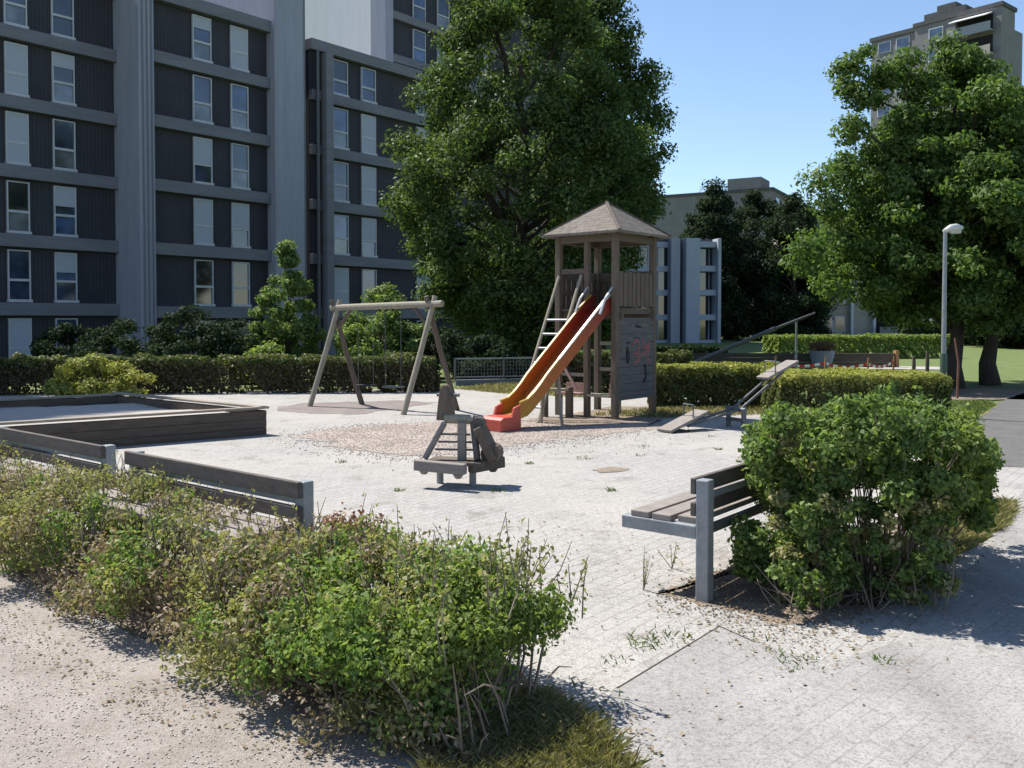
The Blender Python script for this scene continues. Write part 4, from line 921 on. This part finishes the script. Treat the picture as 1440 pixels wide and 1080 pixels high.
for s in (-1, 1):
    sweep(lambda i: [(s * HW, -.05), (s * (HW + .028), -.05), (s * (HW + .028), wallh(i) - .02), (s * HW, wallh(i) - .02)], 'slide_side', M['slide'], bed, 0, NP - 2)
    sweep(lambda i: [(s * (HW - .006), wallh(i) - .016), (s * (HW + .04), wallh(i) - .016), (s * (HW + .04), wallh(i) + .014), (s * (HW - .006), wallh(i) + .014)], 'slide_rim', M['rail'] if s > 0 else M['yellow'], bed, 1, 11)  # upper right rim is pale: sun highlight put into its colour
    sweep(lambda i: [(s * (HW - .006), wallh(i) - .016), (s * (HW + .04), wallh(i) - .016), (s * (HW + .04), wallh(i) + .014), (s * (HW - .006), wallh(i) + .014)], 'slide_rim', M['yellow'], bed, 10, NP - 2)
# red foot of the slide
t0 = path[NP - 3][0] - .02; t1 = slen + .10; m = MB()
P_ = [(t0, .235), (t1 - .06, .225), (t1, .19), (t1, .0), (t0, .0)]
def pr_box(x0, x1, prof):
    vs = [side0 + sdir * t + sper * x + UP * z for x in (x0, x1) for t, z in prof]; k = len(prof)
    return vs, [tuple(range(k)), tuple(range(2 * k - 1, k - 1, -1))] + [(i, k + i, k + (i + 1) % k, (i + 1) % k) for i in range(k)]
m.add(*pr_box(-HW - .03, HW + .03, P_))
for x0, x1 in ((-HW - .031, -HW + .03), (HW - .03, HW + .031)):
    m.add(*pr_box(x0, x1, [(t0 + .001, .41), (t0 + .14, .37), (t0 + .2, .2), (t0 + .001, .2)]))
m.build('slide_foot', M['red'], bed, bevel=.018)
for s in (-1, 1):      # grab rails beside the slide entry
    m = MB(); m.tube([tp(sa + s * .27, hs + .02, PZ + .02), tp(sa + s * .27, hs + .03, PZ + .42), tp(sa + s * .27, hs + .26, PZ + .20), tp(sa + s * .265, hs + .42, PZ - .08)], .022, 8); m.build('grab_rail', M['rail'], pt_)
mid = side0 + sdir * (slen * .50)
for q in (1, -1):
    m = MB(); m.tube([mid + sper * (.24 * q), mid + sper * (.15 * q) + UP * .86], .03, 8); m.build('slide_support', M['log'], pt_)
# climbing ladder on the left bay
la = [tp(-.58, hs + .05, PZ + .62), tp(-.08, hs + .05, PZ + .62)]; foot_l = [tp(-.58, hs + 1.28, 0), tp(-.08, hs + 1.28, 0)]
ld = None
for p, q in zip(la, foot_l):
    m = MB(); m.tube([q, q.lerp(p, .5), p], .03, 8); o = m.build('ladder_pole', M['log'], pt_)
for k in range(1, 8):
    m = MB(); f = k / 10.2; m.tube([foot_l[0].lerp(la[0], f), foot_l[1].lerp(la[1], f)], .02, 7); m.build('ladder_rung', M['steel'], pt_)

# ------------------------------------------------------------------ spring rocker
rk = G(647, 682); ro = thing('spring_rocker', 'wooden spring rocker shaped like a slatted animal on two posts', 'spring rocker', tuple(rk))
U = Vector((0.83, -0.56, 0)).normalized(); U = Vector((0.97, -0.24, 0)).normalized(); Vd = Vector((-U.y, U.x, 0))
def rp(a, b, z): return rk + U * a + Vd * b + UP * z
for a, b in ((-.24, .05), (.14, .0)):
    m = MB(); m.tube([rp(a, b, -.02), rp(a, b, .22)], .038, 10); m.build('spring_post', M['steel'], ro)
def plank(mb, p, q, w, h, up=UP): return mb.bar(p, q, w, h, up)
m = MB(); plank(m, rp(-.42, -.22, .235), rp(.15, -.30, .22), .10, .11); m.tube([rp(-.32, -.235, .185), rp(-.32, -.235, .14)], [.06, .03], 10); m.tube([rp(.07, -.29, .165), rp(.07, -.29, .12)], [.06, .03], 10); m.build('front_beam', M['seatwood'], ro, bevel=.015)
m = MB(); plank(m, rp(.16, -.16, .22), rp(.42, .18, .24), .10, .12); m.tube([rp(.34, .08, .185), rp(.34, .08, .14)], [.06, .035], 10); m.build('side_beam', M['darkwood'], ro, bevel=.015)
m = MB(); m.box(rp(-.02, -.02, .255), (.62, .36, .04), U, None, UP); m.build('deck', M['wood_h'], ro, bevel=.006)
m = MB(); plank(m, rp(-.34, -.16, .29), rp(-.17, .0, .66), .05, .09, Vd); m.build('slanted_side', M['seatwood'], ro, bevel=.008)
m = MB(); plank(m, rp(.22, -.10, .29), rp(.14, .02, .68), .05, .10, Vd); m.build('slanted_side', M['darkwood'], ro, bevel=.008)
m = MB(); m.box(rp(.04, -.06, .47), (.09, .05, .40), U, None, UP); m.build('upright', M['seatwood'], ro, bevel=.008)
for z in (.38, .46, .54):
    m = MB(); hw = .27 - (z - .3) * .4; m.bar(rp(-hw - .02, -.09 + z * .1, z), rp(hw - .06, -.05 + z * .1, z), .016, .02); m.build('slat', M['steel_dark'], ro)
m = MB(); m.tube([rp(-.17, .02, .70), rp(.15, .02, .70)], .052, 10); m.build('top_bar', M['log'], ro)
hp = [(-.27, .68), (-.07, .68), (-.10, .92), (-.125, 1.03), (-.15, 1.06), (-.20, 1.06), (-.225, 1.02), (-.245, .90)]; k = len(hp)
m = MB(); m.add([rp(x, y, z) for y in (0, .09) for x, z in hp], [tuple(range(k)), tuple(range(2 * k - 1, k - 1, -1))] + [(i, k + i, k + (i + 1) % k, (i + 1) % k) for i in range(k)]); m.build('head', M['wood'], ro, bevel=.012)
m = MB(); m.tube([rp(-.27, .045, .95), rp(-.02, .045, .95)], .018, 8); m.build('handle', M['steel_dark'], ro)
m = MB(); m.tube([rp(.20, -.03, .66), rp(.20, .09, .66)], .07, 12); m.build('shoulder_disc', M['darkwood'], ro, bevel=.01)
m = MB(); m.bar(rp(.20, .05, .62), rp(.37, .05, .28), .28, .09, U); m.build('rear_board', M['wood'], ro, bevel=.015)
m = MB(); m.tube([rp(.33, -.03, .34), rp(.33, .2, .34)], .10, 14); m.tube([rp(.33, -.045, .34), rp(.33, -.03, .34)], .045, 10); m.build('wheel_disc', M['wood'], ro, bevel=.01)

# ------------------------------------------------------------------ seesaw
pv = G(1035, 601); ss_ = thing('seesaw', 'steel seesaw with wooden end boards in front of the hedge', 'seesaw', tuple(pv))
lb = AT(962, 604, 14.0); re_ = AT(1096, 520, 14.95); pvt = pv + UP * .30
sdv = (Vector((re_.x, re_.y, 0)) - Vector((lb.x, lb.y, 0))).normalized(); spv = Vector((-sdv.y, sdv.x, 0))
for s in (-.09, .09):
    m = MB(); m.tube([lb + spv * s + UP * .06, pvt + spv * s, re_ + spv * s - UP * .03], .021, 8); m.build('beam_tube', M['steel_dark'], ss_)
m = MB(); m.tube([pvt - spv * .22, pvt + spv * .22], .035, 10); m.build('axle', M['steel_dark'], ss_)
m = MB()
for s in (-.18, .18): m.bar(pv + spv * s - UP * .02, pv + spv * s + UP * .31, .07, .07)
m.box(pv + UP * .13, (.10, .34, .05), sdv, None, UP); m.build('base', M['steel_dark'], ss_, bevel=.008)
def board(p, q, w, name, mt):
    m = MB(); m.bar(p, q, w, .045, UP); return m.build(name, mt, ss_, bevel=.008)
board(AT(934, 606, 13.75), AT(987, 578, 14.3), .30, 'seat_board', M['seatwood'])
board(AT(1072, 532, 14.75), AT(1115, 508, 15.15), .26, 'seat_board', M['seatwood'])
m = MB(); m.box(AT(955, 608, 13.85) + UP * -.01, (.3, .26, .09), sdv, None, UP); m.build('bumper', M['rubber'], ss_, bevel=.02)
for q in (AT(968, 588, 14.1), AT(1083, 526, 14.85)):
    m = MB(); m.tube([q - spv * .12, q - spv * .12 + UP * .22, q + spv * .12 + UP * .22, q + spv * .12], .012, 6); m.build('handle', M['steel_dark'], ss_)

# ------------------------------------------------------------------ street lamp
lp = Vector((7.75, 15.95, 0)); la_ = thing('street_lamp', 'slim grey street lamp with green foot beside the clipped hedge', 'street lamp', tuple(lp))
m = MB(); m.tube([lp, lp + UP * 1.15], [.062, .06], 12); m.build('base_tube', M['green_paint'], la_)
m = MB(); m.tube([lp + UP * 1.14, lp + UP * 3.36], [.042, .032], 12); m.build('pole', M['steel'], la_)
m = MB(); m.tube([lp + UP * 3.33 - Vector((.03, 0, 0)), lp + UP * 3.39 + Vector((.10, 0, 0)), lp + UP * 3.40 + Vector((.2, 0, 0)), lp + UP * 3.40 + Vector((.31, 0, 0))], [.035, .07, .075, .035], 12); m.build('lamp_head', M['rail'], la_, smooth=True)
m = MB(); m.tube([lp + Vector((.09, 0, 3.335)), lp + Vector((.27, 0, 3.34))], .045, 10); m.build('lamp_glass', M['frame'], la_)

# ------------------------------------------------------------------ low fence behind the swing
fa, fb = G(640, 541), G(775, 538); rl = thing('metal_fence', 'low metal mesh fence on a concrete kerb behind the slide', 'fence', tuple(fa))
fd = (fb - fa).normalized()
m = MB(); m.bar(fa + UP * .06, fb + UP * .06, .18, .14); m.build('kerb', M['concrete_d'], rl)
Lf = (fb - fa).length
for f in (0, .5, 1):
    p = fa.lerp(fb, f); m = MB(); m.box(p + UP * .42, (.05, .05, .6), fd, None, UP); m.build('post', M['steel_dark'], rl)
m = MB(); m.bar(fa + UP * .70, fb + UP * .70, .04, .04); m.bar(fa + UP * .2, fb + UP * .2, .03, .03); m.build('rail', M['steel'], rl)
m = MB(); k = int(Lf / .09)
for i in range(1, k): p = fa.lerp(fb, i / k); m.box(p + UP * .45, (.012, .012, .49), fd, None, UP)
for z in (.3, .4, .5, .6): m.bar(fa + UP * z, fb + UP * z, .008, .01)
m.build('mesh_panel', M['steel_dark'], rl)

# ------------------------------------------------------------------ things beyond the clipped hedge
a, b = AT(915, 500, 33.5), AT(1258, 500, 33.0); a.z = b.z = 0
pl = thing('planter_wall', 'low dark timber planting wall beyond the clipped hedges', 'planter', tuple(a))
for k in range(3):
    m = MB(); m.bar(a + UP * (.09 + k * .17), b + UP * (.09 + k * .17), .16, .16); m.build('timber', M['sleeper'], pl)
m = MB(); m.box(b + UP * .3 + Vector((.06, 0, 0)), (.12, .24, .64)); m.build('end_post', M['post_o'], pl)
p = AT(1156, 500, 32.6); p.z = 0
ur = thing('flower_urn', 'grey tub with rust coloured flowers on the timber wall line', 'planter', tuple(p))
m = MB(); m.tube([p, p + UP * .1, p + UP * .55, p + UP * .62], [.30, .34, .44, .46], 18); m.build('tub', M['concrete'], ur)
q, n = blob((p.x, p.y, .78), .5, 900, .45); foliage('flowers', M['flower'], q, n, .08, ur)
p0, p1, p2 = AT(985, 506, 27), AT(1090, 462, 27.6), AT(1146, 440, 28)
gp = thing('slanting_pole', 'long grey pole slanting up behind the seesaw hedge', 'pole', (p0.x, p0.y, 0))
m = MB(); m.tube([AT(970, 512, 27), p0, p1], [.05, .055, .07], 10); m.build('thick_end', M['steel_dark'], gp)
m = MB(); m.tube([p1, p2], [.045, .03], 8); m.build('thin_end', M['steel_dark'], gp)
q = AT(1120, 450, 27.85); m = MB(); m.tube([Vector((q.x, q.y, 0)), q], .035, 8); m.build('support_post', M['steel'], gp)
m = MB(); q = AT(985, 506, 27); m.tube([Vector((q.x, q.y, 0)), q], .06, 8); m.build('support_post', M['steel_dark'], gp)
# barrier tape on stakes
st = [AT(1090, 520, 30), AT(1160, 520, 29), AT(1220, 520, 28.5), AT(1256, 520, 29.5)]
lab = ['orange brown stake at the left end of the red white tape', 'orange brown stake second from the left under the red white tape', 'orange brown stake third from the left under the red white tape', 'orange brown stake at the right end of the red white tape']
for q, l_ in zip(st, lab):
    h = .55; m = MB(); m.tube([(q.x, q.y, -.02), (q.x + .01, q.y, h * .6), (q.x + .03, q.y, h)], [.035, .032, .028], 8)
    o = m.build('tape_stake', M['post_o'], None); tag(o, l_, 'stake', 'stakes of the barrier tape')
m = MB()
for q, w in zip(st, st[1:]):
    n = 10
    for k in range(n):
        f0, f1 = k / n, (k + 1) / n; m.m = k % 2
        p, r = q.lerp(w, f0), q.lerp(w, f1)
        p = Vector((p.x, p.y, .34 - .12 * math.sin(f0 * math.pi))); r = Vector((r.x, r.y, .34 - .12 * math.sin(f1 * math.pi))); m.bar(p, r, .004, .085)
tag(m.build('barrier_tape', [M['tape_w'], M['tape_r']]), 'red and white barrier tape sagging between stakes', 'barrier tape')
for px, h, l_ in ((1285, .62, 'short dark post left of its pair near the lawn'), (1304, .78, 'taller dark post right of its pair near the lawn')):
    p = AT(px, 520, 27.5); m = MB(); m.tube([(p.x, p.y, 0), (p.x, p.y, h * .55), (p.x, p.y, h)], [.05, .06, .045], 10); tag(m.build('garden_post', M['darkwood']), l_, 'post', 'dark posts near the lawn')
p = AT(1346, 560, 19.8); m = MB(); m.tube([(p.x, p.y, -.02), (p.x + .02, p.y, .8), (p.x - .02, p.y + .1, 1.35)], [.028, .026, .022], 8); tag(m.build('tree_stake', M['rust']), 'thin rust brown stake in front of the left shade tree trunk', 'stake')
# weeds by the bench post and in the joints
for k, (px, py, h, l_) in enumerate(((905, 830, .30, 'taller wispy weed growing under the bench arm'), (945, 800, .2, 'shorter wispy weed behind the bench arm'))):
    p = G(px, py); t = thing('weed', l_, 'weed', tuple(p), group='weeds by the right bench'); P, N = [], []
    for i in range(5):
        m = MB(); e = p + Vector((random.gauss(0, .04), random.gauss(0, .04), h * random.uniform(.6, 1))); m.tube([p, p.lerp(e, .5), e], [.003, .002, .001], 4, False); m.build('stem', M['twig'], t)
        for q in range(6): P.append(p.lerp(e, random.uniform(.2, 1)) + Vector((random.gauss(0, .01), random.gauss(0, .01), 0))); N.append((random.gauss(0, 1), random.gauss(0, 1), .5))
    foliage('leaves', M['leaf_olive'], np.array([tuple(v) for v in P]), np.array(N), .022, t)
